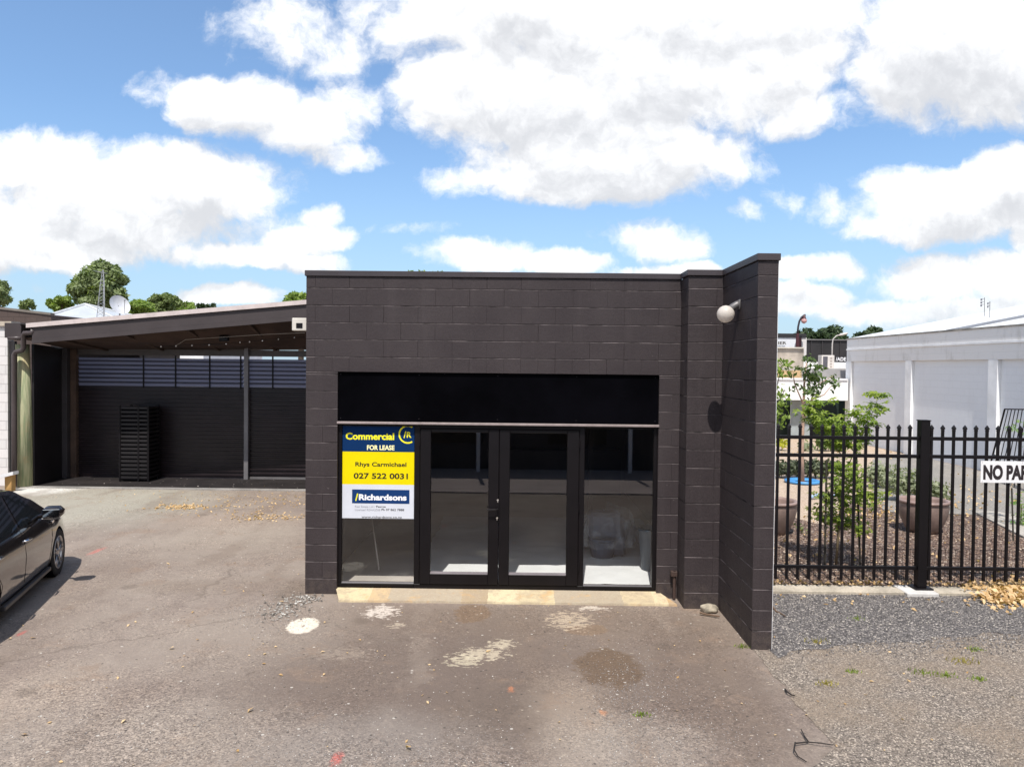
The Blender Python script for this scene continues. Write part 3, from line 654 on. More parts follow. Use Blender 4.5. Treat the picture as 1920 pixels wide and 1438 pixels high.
blu = mat_leaf('blue_grey_translucent_sheet', (.21,.205,.245), (.21,.205,.245), .3, .5, None, (1.05,1.08,1.22))
ribbed('upper_band', xm0, xm1, 2.141, 2.79, yW+.01, .098, .02, blu, car_port, False); ribbed('upper_band', xn0, xR, 2.141, 2.79, yW+.01, .098, .02, blu, car_port, False)
mb = MB()
for (a_, c_) in ((xm0, xm1), (xn0, xR)):
    for k in range(1, 7):
        z = 2.141+k*.098; mb.box(a_, c_, yW-.017, yW-.0105, z-.030, z-.016); mb.box(a_, c_, yW-.017, yW-.0105, z-.006, z+.006)
o = mb.build('rib_shade_strips', M['black_matt'], car_port); o['kind'] = 'stuff'  # added dark strips that stand for the shade between the ribs
mb = MB(); mb.bbox(xm0-.1, xR, yW-.04, yW+.05, 2.855, 3.0, .004); mb.build('rear_beam', pbr('grey_beam', (.075,.066,.066), .6), car_port)
for px in (270,330,394,452,512):
    x = at(px,700,DW).x; mb = MB(); mb.bbox(x-.018, x+.018, yW-.03, yW-.014, 2.10, 2.86, .003); mb.build('hanger', M['black'], car_port)
mb = MB(); mb.box(xn0, xR, yW-.025, yW+.02, .012, .058); mb.build('bottom_rail', pbr('grey_rail', (.16,.15,.15), .5, .2), car_port)
mb = MB(); x = at(461,780,DW-.12).x; mb.bbox(x-.05, x+.05, yW-.12, yW-.02, .01, 3.05, .005); mb.build('steel_post', pbr('grey_post', (.17,.16,.165), .5, .2), car_port)
x0, x1 = at(118,780,DW-.2).x, at(128,780,DW-.2).x
mb = MB(); mb.bbox(x0, x1, yW-.25, yW-.12, .01, 3.0, .004); mb.build('steel_post', pbr('dark_post', (.05,.045,.05), .5, .2), car_port)
mb = MB(); mb.bbox(x1-.03, xm0+.01, yW-.11, yW+.02, .01, 2.99, .006); mb.build('timber_post', pbr('brown_post', (.07,.042,.03), .8, 0, .3, 3, .002, 40), car_port)
a = at(64,780,16.15); mb = MB(); mb.add([(a.x,a.y,.01),(x0,yW-.18,.01),(x0,yW-.18,3.0),(a.x,a.y,3.06),(a.x-.05,a.y,.01),(x0-.05,yW-.18,.01),(x0-.05,yW-.18,3.0),(a.x-.05,a.y,3.06)], [(0,1,2,3),(4,5,6,7),(0,1,5,4),(1,2,6,5),(2,3,7,6),(3,0,4,7)])
mb.build('side_wall', pbr('black_side_sheet', (.010,.008,.010), .5, 0, .2, 2), car_port)
# big round pole with green tint
def mat_pole():
    m = bpy.data.materials.new('treated_pole'); m.use_nodes = True; t = m.node_tree; b = NB(t); p = t.nodes['Principled BSDF']
    P = b.new('ShaderNodeNewGeometry').outputs['Position']; st_ = b.v('MULTIPLY', P, (14, 14, 1.0))
    c = b.mix(b.step(b.noise(st_, 1.6, 5, .65), .35, .65), (.20,.24,.13), (.40,.39,.24))
    c = b.mix(b.m('MULTIPLY', b.step(b.noise(P, 2.4, 3, .6), .5, .68), .6), c, (.40,.30,.16))
    c = b.mix(b.m('MULTIPLY', b.step(b.noise(st_, 4, 3, .6), .6, .72), .5), c, (.09,.08,.05))
    t.links.new(c, p.inputs['Base Color']); p.inputs['Roughness'].default_value = .85
    bn = b.new('ShaderNodeBump'); bn.inputs['Distance'].default_value = .008; t.links.new(b.noise(st_, 3, 4, .6), bn.inputs['Height']); t.links.new(bn.outputs[0], p.inputs['Normal']); return m
pc = at(47,850,16.1); pw = 13.2*16.1/FPX
mb = MB(); mb.tube([(pc.x+.0, pc.y, 0),(pc.x-.01, pc.y, 1.5),(pc.x-.045, pc.y, 3.05)], [pw, pw*.97, pw*.88], 20); mb.build('round_pole', mat_pole(), car_port, True)
# gutter end box and downpipe
a, c = at(16,606,15.9), at(47,634,15.9)
mb = MB(); mb.bbox(a.x, c.x, 6.95, 8.7, c.z, a.z, .006); mb.build('side_fascia', fas, car_port)
a, c = at(18,640,16.3), at(32,908,16.3)
mb = MB(); mb.box(a.x, c.x, 7.42, 7.5, 0, a.z); mb.build('corner_panel', pbr('corner_black', (.02,.017,.019), .6), car_port)
dd = 15.72; mb = MB(); mb.tube([at(62,618,dd),at(60,624,dd),at(46,625,dd),at(44,629,dd+.05),at(44,652,dd+.1),at(41,657,dd+.1),at(30,660,dd+.1),at(27,665,dd+.12),at(27,780,dd+.15),Vector((at(27,900,dd+.15).x, dd+.15+CAM.y, .03))], .052, 10)
dp = mb.build('downpipe', pbr('brown_pipe', (.055,.042,.042), .45, 0, .1, 4), car_port, True)
mb = MB(); a, c = at(16,634,15.8), at(40,634,15.8); mb.tube([a, c], .045, 8); mb.build('cross_pipe', pbr('brown_pipe', (0,0,0)), car_port, True)
# slatted stack, string lights, loose wire
a, c, e = G(232,893,.02), G(262,897,.02), G(290,892,.02)
cr = thing('slatted_rack', 'tall black slatted rack standing against the rear wall of the carport', 'rack', (c.x, c.y-.1, 0))
y0 = 8.05; hx0, hx1, hx2 = at(226,820,16.95).x, at(279,820,16.87).x, at(291,820,17.1).x
mb = MB()
for x in (hx0, (hx0+hx1)/2+.08, hx1-.04): mb.bbox(x, x+.04, y0, y0+.04, .02, 1.72, .004)
for x in (hx0, hx1-.04): mb.bbox(x, x+.04, y0+.5, y0+.54, .02, 1.72, .004)
mb.build('frame', M['black'], cr)
mb = MB()
for k in range(18):
    z = .08+k*.092; mb.bbox(hx0+.045, hx1-.045, y0+.006, y0+.022, z, z+.05, .003, Matrix.Identity(4)); mb.bbox(hx1-.02, hx1-.004, y0+.045, y0+.495, z, z+.05, .003)
so_ = mb.build('slats', pbr('rack_slat', (.011,.009,.010), .5, 0, .2, 3, 0, 1, .4), cr); so_['kind'] = 'stuff'
mb = MB(); mb.box(hx0+.03, hx1-.05, y0+.06, y0+.48, .03, 1.68); mb.build('core_panel', M['black_matt'], cr)
sl = thing('string_lights', 'string of tiny white bulbs hung across under the carport ceiling', 'string lights', tuple(at(450,648,16.6)))
pts = [at(302,649,16.4), at(360,647,16.4), at(440,643,16.4), at(500,637,16.3), at(571,632,16.2)]
mb = MB(); mb.tube(pts, .004, 5); mb.build('cable', M['black'], sl)
mb = MB(); mb.tube([at(330,648,16.2), at(348,637,16.1), at(420,632,16), at(500,627,15.95), at(571,624,15.9)], .004, 5); mb.build('loose_cable', pbr('pale_wire', (.35,.3,.25), .5), sl)
bm_ = pbr('tiny_bulb', (.75,.72,.7), .3)
for (px, py) in [(302,650),(330,649),(360,648),(392,647),(424,645),(450,642),(468,641),(492,639),(522,636),(552,633)]:
    q = at(px, py, 16.3); mb = MB(); mb.lathe([(.016*math.sin(math.pi*i/6), -.016*math.cos(math.pi*i/6)) for i in range(7)], q, 8); mb.build('bulb', bm_, sl, True)
q = at(532,613,15.9); fl_ = at(420,636,16.3)
fg = thing('flood_light', 'small dark flood light under the carport ceiling near the string of bulbs', 'flood light', tuple(fl_))
mb = MB(); mb.bbox(fl_.x-.1, fl_.x+.1, fl_.y-.05, fl_.y+.06, fl_.z-.05, fl_.z+.07, .02); mb.build('housing', M['black'], fg)
mb = MB(); mb.tube([fl_+Vector((0,0,.06)), fl_+Vector((0,.05,.25))], .015, 6); mb.build('bracket', M['black'], fg)

sx0, sx1 = at(100,672,18.6).x, at(262,672,18.6).x
sh_ = thing('rear_shed', 'dark shed just behind the carport wall, seen through the gap under the beam', 'shed', ((sx0+sx1)/2, 11, 0))
mb = MB(); mb.box(sx0, sx1, 9.78, 12, 0, 2.9); mb.build('wall', pbr('dark_shed_wall', (.07,.055,.05), .8, 0, .2, 2), sh_)
mb = MB(); mb.bbox(sx0-.1, sx1+.1, 9.6, 12.1, 2.902, 2.96, .005); mb.build('roof', pbr('shed_roof', (.16,.15,.15), .6), sh_)
# ------------------------------------------------------------------ left edge: block wall, barrier, brown building
def blockwall_mat(name, a, c, bw=.4, bh=.2, axis=0, mort=.75, grime=(.3,.28,.26), gf=.3, zoff=0.0, bmp=.008):
    m = bpy.data.materials.new(name); m.use_nodes = True; t = m.node_tree; b = NB(t); p = t.nodes['Principled BSDF']
    P = b.new('ShaderNodeNewGeometry').outputs['Position']; x = b.sep(P)[axis]; z = b.m('ADD', b.sep(P)[2], zoff)
    br = b.new('ShaderNodeTexBrick'); t.links.new(b.xyz(x, z, 0), br.inputs['Vector']); br.offset = .5
    br.inputs['Scale'].default_value = 1; br.inputs['Mortar Size'].default_value = .006; br.inputs['Brick Width'].default_value = bw; br.inputs['Row Height'].default_value = bh; br.inputs['Mortar Smooth'].default_value = .3
    br.inputs['Color1'].default_value = (*a,1); br.inputs['Color2'].default_value = (*c,1); br.inputs['Mortar'].default_value = (*[k*mort for k in a],1)
    col = b.mix(b.m('MULTIPLY', b.step(b.noise(b.v('MULTIPLY', P, (1.2,1.2,.5)), 1.5, 5, .65), .5, .75), gf), br.outputs[0], grime)
    t.links.new(col, p.inputs['Base Color']); p.inputs['Roughness'].default_value = .7
    bn = b.new('ShaderNodeBump'); bn.inputs['Distance'].default_value = bmp; bn.invert = True
    t.links.new(b.m('ADD', br.outputs['Fac'], b.m('MULTIPLY', b.noise(P, 40, 3, .6), .2)), bn.inputs['Height']); t.links.new(bn.outputs[0], p.inputs['Normal']); return m
a = at(15,603,16.2); mb = MB(); mb.box(-15, a.x, 7.36, 7.56, 0, a.z-.1)
bwl = mb.build('block_wall', blockwall_mat('white_blocks', (.66,.63,.62), (.60,.58,.57), gf=.55, grime=(.30,.28,.27)), None)
tag(bwl, 'weathered white block wall at the left edge beside the round green pole', 'wall')
mb = MB(); mb.box(-15, a.x+.12, 7.3, 7.6, a.z-.098, a.z); mb.build('coping', pbr('tan_coping', (.42,.36,.29), .8, 0, .2, 3), bwl)
q = G(18,921); mb = MB()
ba = thing('timber_barrier', 'white topped timber rail on a yellowish post at the left edge by the car', 'barrier', tuple(q))
mb.bbox(q.x-.07, q.x+.07, q.y-.05, q.y+.09, 0, at(18,888,q.y-CAM.y).z, .006); mb.build('post', pbr('yellow_timber', (.34,.20,.07), .8, 0, .25, 5, .002, 40), ba)
e1 = at(29,883,q.y-CAM.y); e2 = at(-60,905,q.y-CAM.y-.4); mb = MB(); mb.prism([e1, e2, e2-Vector((0,0,.07)), e1-Vector((0,0,.07))], (0,-.08,0), (0,.1,0)); mb.build('rail', M['white_paint'], ba)
def boxpx(name, x0, y0, x1, y1, d, thick, mat, parent=None, zmin=None):
    a, c = at(x0, (y0+y1)/2, d), at(x1, (y0+y1)/2, d); zt_ = at((x0+x1)/2, y0, d).z; zb__ = at((x0+x1)/2, y1, d).z if zmin is None else zmin
    mb = MB(); mb.box(a.x, c.x, a.y, a.y+thick, zb__, zt_); return mb.build(name, mat, parent)
bb = thing('brown_building', 'plain brown building with a flat parapet behind the white wall at far left', 'building', tuple(at(40,640,26)))
a, c = at(-60,573,26), at(96,591,26); a2 = at(0,578,26); mb = MB(); mb.prism([(a.x,a.y,0),(c.x,a.y,0),(c.x,a.y,c.z),(a.x,a.y,a.z)], (0,0,0), (0,8,0)); mb.build('wall', blockwall_mat('brown_blocks', (.075,.05,.042), (.062,.042,.036), .4, .2, 0, .7, (.03,.02,.02), .5), bb)
mb = MB(); mb.prism([(a.x,a.y,a.z),(c.x,a.y,c.z),(c.x,a.y,c.z+.08),(a.x,a.y,a.z+.08)], (0,-.04,0), (0,.2,0)); mb.build('coping', pbr('grey_coping', (.16,.14,.12), .8), bb)

# ------------------------------------------------------------------ house behind with aerial and dish
hd = 33.0; e0, e1, ap = at(34,606,hd), at(246,600,hd), at(155,571,hd+4)
hs_ = thing('grey_roofed_house', 'house with a pale grey hipped roof showing above the carport', 'house', ((e0.x+e1.x)/2, e0.y+4, 0))
ez = 4.25; mb = MB(); yb = e0.y+8.5; A = Vector((ap.x, e0.y+4.2, ap.z))
c4 = [(e0.x,e0.y,ez),(e1.x,e0.y,ez),(e1.x,yb,ez),(e0.x,yb,ez)]
mb.add(c4+[A], [(0,1,4),(1,2,4),(2,3,4),(3,0,4),(3,2,1,0)]); mb.build('roof', pbr('pale_metal_roof', (.50,.52,.54), .45, .15, .08, 1), hs_)
mb = MB(); mb.box(e0.x+.4, e1.x+3, e0.y+.4, yb-.4, 0, ez-.02); mb.build('wall', M['white_paint'], hs_)
mb = MB()
for c in c4: mb.tube([Vector(c)+Vector((0,0,.03)), A+Vector((0,0,.03))], .06, 6)
mb.build('ridge_cap', pbr('ridge', (.55,.56,.57), .5, .1), hs_)
gl_ = pbr('window_dark', (.02,.024,.03), .15)
for x in (e0.x+1.2, e0.x+3.2): mb = MB(); mb.box(x, x+1, e0.y+.36, e0.y+.399, 1.2, 2.4); mb.build('window', gl_, hs_)
steel = pbr('galvanised_steel', (.45,.45,.46), .45, .6)
td = 31.0; t0, t1 = at(189,592,td), at(193,506,td)
am = thing('aerial_mast', 'thin galvanised lattice aerial mast in front of the big tree', 'aerial mast', (t0.x,t0.y,t0.z))
mb = MB(); legs = [Vector((-.16,0,0)), Vector((.16,0,0)), Vector((0,.2,0))]; N = 12
for l in legs: mb.tube([Vector((t0.x,t0.y,0))+l*1.4, t0+l, t0+(t1-t0)*.7+l*.5, t1+l*.08], .014, 5)
for k in range(N):
    z0_, z1_ = t0+(t1-t0)*(k/N)*.9, t0+(t1-t0)*((k+1)/N)*.9; f0, f1 = 1-.7*k/N, 1-.7*(k+1)/N
    for i in range(3): mb.tube([z0_+legs[i]*f0, z1_+legs[(i+1)%3]*f1], .008, 4)
mb.build('lattice', steel, am)
mb = MB(); y_ = t1-Vector((0,0,.1)); mb.tube([y_+Vector((-.28,0,.03)), y_+Vector((.06,0,-.03))], .012, 5)
for k in range(6): q = y_+Vector((-.26+k*.06,0,.03-k*.01)); mb.tube([q-Vector((0,.25,0)), q+Vector((0,.25,0))], .007, 4)
mb.build('aerial', steel, am)
dc = at(222,574,30.5); di = thing('satellite_dish', 'pale round satellite dish tilted up above the carport roof', 'satellite dish', tuple(dc))
rot = Matrix.Translation(dc) @ Vector((.78,-.5,.42)).normalized().to_track_quat('Z','Y').to_matrix().to_4x4()
mb = MB(); mb.lathe([(.02+.4*i/8, .13*(i/8)**2) for i in range(9)], (0,0,0), 24, 'Z', rot); mb.build('reflector', pbr('pale_dish', (.52,.53,.56), .5), di, True)
mb = MB(); mb.tube([rot @ Vector((.1,-.38,.1)), rot @ Vector((0,0,.5))], .012, 5); mb.tube([rot @ Vector((0,0,.48)), rot @ Vector((0,0,.56))], .03, 8); mb.tube([rot @ Vector((0,0,-.01)), Vector((dc.x,dc.y+.1,dc.z-.3)), Vector((dc.x,dc.y+.1,0))], .03, 8); mb.build('feed_arm', steel, di)

# ------------------------------------------------------------------ trees
def leaves(mb, c, n, rad, size, rr, flat=.0, shell=.35):
    c = Vector(c)
    for _ in range(n):
        d = Vector((rr.gauss(0,1), rr.gauss(0,1), rr.gauss(0,1))).normalized()
        k = shell+(1-shell)*rr.random()**.5
        p = c+Vector((d.x*rad[0], d.y*rad[1], d.z*rad[2]))*k
        nrm = (d+Vector((rr.gauss(0,.6), rr.gauss(0,.6), rr.gauss(0,.6)+.35))).normalized()
        a = nrm.orthogonal().normalized(); a = (Matrix.Rotation(rr.uniform(0,6.28), 3, nrm) @ a); b_ = nrm.cross(a); s = size*rr.uniform(.6,1.3)
        mb.add([p-a*s, p+b_*s*.45-nrm*s*.1, p+a*s, p-b_*s*.45-nrm*s*.1], [(0,1,2,3)])
TL = {'mid': mat_leaf('leaf_mid_green', (.12,.16,.065), (.25,.30,.13), .5, .3), 'light': mat_leaf('leaf_light_green', (.12,.19,.03), (.25,.33,.07), .5, .35),
      'dark': mat_leaf('leaf_dark_green', (.022,.042,.016), (.06,.095,.035), .55, .2), 'pale': mat_leaf('leaf_pale_green', (.10,.14,.04), (.2,.25,.09), .5, .3)}
bark = pbr('bark', (.10,.075,.055), .9, 0, .3, 6, .01, 20)
def tree(px0, px1, py0, py1, d, kind, label, n=2600, clumps=22, seed=1, size=.28, group=None, cat='tree', name='broadleaf_tree', tilt=0):
    rr = random.Random(seed); a, c = at(px0,(py0+py1)/2,d), at(px1,(py0+py1)/2,d); zt_, zl = at((px0+px1)/2,py0,d).z, at((px0+px1)/2,py1,d).z
    cx, rx = (a.x+c.x)/2, (c.x-a.x)/2; cz, rz = (zt_+zl)/2, (zt_-zl)/2
    t = thing(name, label, cat, (cx, a.y, 0), group); cr_ = MB(); tk = MB()
    top = Vector((cx, a.y, zt_-.3*rz)); tk.tube([(cx,a.y,0),(cx+.1*rx,a.y,cz-rz*.8),(cx,a.y,cz),top], [.10*rx+.08,.085*rx+.06,.05*rx+.03,.02], 8)
    for k in range(clumps):
        while True:
            q = Vector((rr.uniform(-1,1), rr.uniform(-1,1), rr.uniform(-1,1)))
            if .25 < q.length < 1: break
        rs = rr.uniform(.16,.40); q = q*(1-rs*.85)
        p = Vector((cx+q.x*rx, a.y+q.y*rx, cz+q.z*rz))
        leaves(cr_, p, int(n/clumps), (rx*rs, rx*rs, max(.25*rx*.6, rz*rs*.9)), size, rr)
        b0 = Vector((cx, a.y, cz+(p.z-cz)*.3-rz*.4)); tk.tube([b0, b0.lerp(p,.5)+Vector((0,0,.1*rz)), p], [.03*rx+.02,.02*rx+.015,.01], 5)
    cr_.build('crown', TL[kind], t); tk.build('trunk', bark, t, True); return t
tree(131,246,485,600,55,'mid','tall grey green tree rising behind the pale roofed house',9000,44,3,.20)
tree(-60,29,520,590,48,'mid','rounded dark green tree cut by the left edge of the picture',5000,28,5,.19)
tree(38,64,559,590,60,'mid','small pointed tree between the left edge tree and the pale roof',700,9,6,.25)
tree(84,140,551,592,58,'light','light green bushy tree left of the tall grey green tree',3600,22,7,.16)
tree(224,300,560,596,50,'light','bright green bush just right of the satellite dish',3800,24,8,.15)
tree(276,345,548,594,56,'pale','loose light green tree behind the middle of the carport roof',3400,24,9,.15)
tree(325,372,563,594,60,'light','low light green bush near the dark trees behind the carport roof',1000,12,14,.24)
tree(368,392,566,590,75,'dark','dark little tree, the larger of two behind the carport roof',800,8,10,.28)
tree(390,410,569,590,78,'dark','dark little tree, the smaller of two behind the carport roof',600,7,11,.28)
tree(526,600,543,585,50,'light','yellow green tree beside the top left corner of the shop',1800,16,12,.22)
tree(742,852,499,560,60,'light','light green tree top peeping over the shop parapet',2600,22,13,.25)
tree(1482,1600,604,690,75,'dark','broad dark green tree behind the curved street lamp',9000,44,21,.24)
tree(1594,1668,608,680,85,'dark','dark green tree beyond the far corner of the white block wall',3000,22,22,.36)
tree(1652,1684,625,670,95,'dark','small dark tree low behind the white wall top',900,9,23,.36)
tree(1712,1756,603,660,70,'pale','thin pale tree poking above the white metal roof',260,8,24,.22)

# ------------------------------------------------------------------ fence on the right
fd = 9.2; fy = fd+CAM.y
zf = lambda py, px=1725: at(px, py, fd).z
zt1, zt2, zt3 = zf(822), zf(855.5), zf(1064.5); ztop, zlow = zf(806), zf(1088)
fence_l = 'black steel picket fence panel between the shop end wall and the square post'; fence_r = 'black steel picket fence panel right of the square post, carrying the white sign'
def panel(label, xa, xb, pxs):
    t = thing('picket_fence', label, 'fence', ((xa+xb)/2, fy, 0), 'picket fence lengths')
    for z in (zt1, zt2, zt3): mb = MB(); mb.bbox(xa, xb, fy-.019, fy+.019, z-.021, z+.021, .003); mb.build('rail', M['black'], t)
    ctr = at(pxs[0], 950, fd).x
    mb = MB(); s = .0145; mb.bbox(ctr-s, ctr+s, fy-s, fy+s, zlow, ztop, .002)
    mb.lathe([(.021,ztop-.012),(.023,ztop+.0),(.018,ztop+.006),(.029,ztop+.018),(.024,ztop+.034),(.001,ztop+.066)], (ctr,fy,0), 4, 'Z', Matrix.Translation((ctr,fy,0)) @ Matrix.Rotation(R(45),4,'Z') @ Matrix.Translation((-ctr,-fy,0)))
    pk = mb.build('picket', M['black'], t)
    for px in pxs[1:]:
        k = pk.copy(); COL.objects.link(k); k.matrix_parent_inverse = pk.matrix_parent_inverse.copy(); k.location.x += at(px,950,fd).x-ctr
    return t
pl_ = [1456.5+i*20.55 for i in range(13)]; pr_ = [1743.5+i*20.75 for i in range(14)]
xa = WX+.02; xp0, xp1 = at(1720,950,fd).x, at(1737,950,fd).x
panel(fence_l, xa, xp0-.001, pl_); panel(fence_r, xp1+.001, at(pr_[-1]+8,950,fd).x, pr_)
fp_ = thing('fence_post', 'thick square black steel fence post on a small concrete pad', 'fence post', ((xp0+xp1)/2, fy, 0))
mb = MB(); mb.bbox(xp0, xp1, fy-.052, fy+.052, .07, zf(789), .004); mb.bbox(xp0-.006, xp1+.006, fy-.057, fy+.057, zf(789), zf(787), .002); mb.bbox(xp0-.05, xp1+.06, fy-.1, fy+.1, .05, .07, .003); mb.build('shaft', M['black'], fp_)
a, c = at(1700,1105,fd-.2).x, at(1760,1105,fd-.2).x
mb = MB(); mb.bbox(a, c, fy-.22, fy+.14, 0, .05, .008); mb.build('footing', pbr('pale_footing', (.52,.50,.48), .8, 0, .15, 5, .002, 50), fp_)
mb = MB(); mb.bbox(xa, a-.002, fy-.16, fy+.1, 0, .045, .008); mb.bbox(c+.002, 8.6, fy-.16, fy+.1, 0, .045, .008); structure(mb.build('kerb', pbr('kerb_concrete', (.40,.35,.28), .85, 0, .25, 3, .002, 50, .3, .15, 40)))
# wire netting along the foot
nt = MB(); zt4 = zf(1031); yn = fy+.045; x = xa
rr = random.Random(4)
while x < 8.0:
    dx = rr.uniform(-.006,.006)-.012; nt.tube([(x+dx+.02,yn,zt4),(x,yn+.005,.05)], .0021, 4, False); x += .043
for k in range(5):
    z = .07+k*(zt4-.07)/4; nt.tube([(xa+i*.2, yn-.003, z+mnoise.noise(Vector((i*.7,k*5,0)))*.008) for i in range(27)], .0032 if k == 4 else .0018, 4, False)
tag(nt.build('wire_netting', M['black'], None), 'low black wire netting tied along the foot of the picket fence', 'wire netting')
# the sign on the fence
sgx0 = at(1838.5,884,fd-.03).x; sz0, sz1 = at(1880,905,fd-.03).z, at(1880,864.5,fd-.03).z; sgx1 = sgx0+1.06
sg = thing('no_parking_sign', 'white rectangular sign with bold black lettering hung on the picket fence', 'sign', (sgx0, fy-.03, sz0))
mb = MB(); mb.bbox(sgx0, sgx1, fy-.034, fy-.028, sz0, sz1, .001); mb.build('board', pbr('sign_white', (.74,.73,.74), .5, 0, .05, 8), sg)
text_mesh('lettering', 'NO PARKING', pbr('sign_black', (.02,.014,.016), .5), sg, Vector((sgx0+.03, fy-.034, at(1880,897.5,fd-.03).z)), .90, (897.5-873)/FPX*(fd-.03), bold=.055, depth=.0012)
for (x, z) in ((sgx0+.02, sz1-.015), (sgx0+.02, sz0+.015), (sgx0+.5, sz1-.012)):
    mb = MB(); mb.lathe([(0,-.0375),(.004,-.0375),(.004,-.034)], (x,fy,z), 8, 'Y'); mb.build('rivet', M['silver'], sg)

# ------------------------------------------------------------------ long white block wall on the right with its metal roof
wx = G(1837,883).x; yfar = at(1585,700,wx*FPX/(1585-971.5)).y
wb = thing('white_block_building', 'long white painted block building with recessed wall panels and a white metal roof', 'building', (wx+5, 10, 0))
wmat = blockwall_mat('white_panel_blocks', (.72,.73,.75), (.71,.72,.74), .4, .2, 1, .965, (.64,.64,.65), .4, 0, .002)
wpl = pbr('white_render', (.78,.78,.78), .65, 0, .12, 1.2, .002, 30, .4)
mb = MB(); mb.box(wx+.10, wx+16, -3, yfar, 0, 3.0); mb.build('panel_wall', wmat, wb)
ztopw = at(1585,637,yfar-CAM.y).z; ztn = ztopw
mb = MB(); mb.box(wx, wx+16, -3, yfar+.002, 3.001, ztopw); mb.build('top_beam', blockwall_mat('grey_white_beam', (.74,.725,.71), (.73,.715,.70), 2.4, .2, 1, .96, (.42,.40,.36), .6, 0, .002), wb)
mb = MB(); mb.box(wx-.02, wx+.2, -3, yfar+.02, ztopw+.001, ztopw+.05); mb.build('wall_cap', pbr('stained_cap', (.27,.25,.22), .8, 0, .35, 2.5), wb)
mb = MB(); mb.box(wx-.03, wx-.001, -3, yfar, 3.42, 3.47); mb.build('ledge', wpl, wb)
dy = lambda px: wx*FPX/(px-971.5)+CAM.y
for (p0, p1) in ((1583.5,1593),(1694,1705),(1848,1865)):
    ya, yb_ = dy(p1), dy(p0); mb = MB(); mb.box(wx+.002, wx+.098, ya, yb_, 0, 3.0); mb.build('pilaster', wpl, wb)
ya = dy(1848)-.6-3.6; mb = MB(); mb.box(wx+.002, wx+.098, ya-.5, ya, 0, 3.0); mb.build('pilaster', wpl, wb)
rs = .205; mb = MB(); rw = lambda x: ztopw+.06+(x-wx-.1)*rs
mb.add([(wx+.1,-3,rw(wx+.1)),(wx+9,-3,rw(wx+9)),(wx+9,yfar,rw(wx+9)),(wx+.1,yfar,rw(wx+.1)),(wx+18,yfar,rw(wx+.1)),(wx+18,-3,rw(wx+.1))], [(0,1,2,3),(1,5,4,2),(3,2,4)])
rfw = mb.build('roof', pbr('white_metal_roof', (.74,.74,.73), .4, .1, .05, .8), wb)
y1_ = at(1785,620,wx*FPX/(1785-971.5)).y; mb = MB()
mb.add([(wx+.12,y1_-.5,rw(wx+.12)+.006),(wx+9,y1_-.5,rw(wx+9)+.006),(wx+9,y1_+.7,rw(wx+9)+.006),(wx+.12,y1_+.7,rw(wx+.12)+.006)], [(0,1,2,3)]); mb.build('grey_roof_strip', pbr('grey_roof_strip', (.20,.20,.21), .5, .2), rfw)  # darker strip laid across the white roof slope
# aerials on that roof
for (px, py0, py1, d, lab) in ((1846,558,580,26,'thin roof aerial with small antennas, the taller of two on the white roof'), (1856,565,580,24.5,'short thin roof aerial, the lower of two on the white roof')):
    a, c = at(px,py0,d), at(px,py1,d); ra = thing('roof_aerial', lab, 'roof aerial', tuple(c)); mb = MB(); mb.tube([c-Vector((0,0,.3)), a], .008, 5); mb.build('mast', M['black'], ra)
    mb = MB(); w_ = .07 if py0 == 558 else .04
    for k in range(3 if py0 == 558 else 2): mb.tube([a+Vector((-w_*1.6,0,-.06-k*.09)), a+Vector((.01,0,-.05-k*.09))], .01, 4); mb.bbox(a.x-w_*1.8, a.x-w_*1.2, a.y-.02, a.y+.02, a.z-.11-k*.1, a.z-.04-k*.1, .005)
    mb.build('antenna', pbr('aerial_grey', (.12,.12,.14), .5), ra)
# leaning grille of black bars
q0, q1 = G(1850,897), G(1930,925); t0_, t1_ = at(1884,767,18.4), at(1945,768,17.2)
gp = thing('leaning_grille', 'black barred metal panel leaning against the white block wall', 'metal panel', tuple((q0+q1)/2))
mb = MB(); mb.tube([q0,t0_,t1_,q1,q0], .022, 6); mb.tube([q0.lerp(t0_,.35), q1.lerp(t1_,.35)], .016, 6); mb.build('frame', M['black'], gp)
mb = MB()
for k in range(1,9): mb.tube([q0.lerp(q1,k/9), t0_.lerp(t1_,k/9)], .011, 5)
o = mb.build('bars', M['black'], gp); o['kind'] = 'stuff'

# ------------------------------------------------------------------ shops across the back
bd = 28.6
bs = thing('white_fronted_shop', 'low shop with a wide white fascia and dark green front behind the garden', 'shop', tuple(G(1520,828)))
boxpx('wall', 1380, 690, 1600, 832, bd+1.2, 6, pbr('pale_grey_render', (.42,.40,.38), .8, 0, .2, 1), bs, 0)
boxpx('fascia', 1380, 712, 1590, 750, bd, .5, pbr('bright_white', (.82,.81,.80), .5, 0, .04, 1), bs)
boxpx('fascia_cap', 1380, 709, 1590, 712.2, bd-.05, .6, M['white_paint'], bs)
boxpx('tan_parapet', 1380, 653, 1507, 695, bd+2.2, 3, pbr('stained_tan_render', (.36,.31,.26), .85, 0, .3, 1.5), bs)
boxpx('tan_parapet_cap', 1380, 650.5, 1508, 653, bd+2.1, 3.2, pbr('pale_cap', (.5,.46,.4), .8), bs)
boxpx('orange_strip', 1380, 694, 1503, 709, bd+.9, .2, pbr('orange_cream', (.56,.38,.20), .7, 0, .12, 1), bs)
boxpx('grey_upstand', 1500, 692, 1592, 709, bd+1.0, .2, pbr('grey_upstand', (.36,.34,.33), .8, 0, .2, 1), bs)
boxpx('roof_parapet', 1500, 679, 1592, 692, bd+3, 3, pbr('bright_white', (0,0,0)), bs)
boxpx('shop_front', 1380, 750.3, 1592, 832, bd+1.15, .04, pbr('dark_green_front', (.012,.022,.016), .5, 0, .4, 1), bs, 0)
ca, cc = at(1482,760,bd+.6), at(1524,760,bd+.6); mb = MB(); n = 20
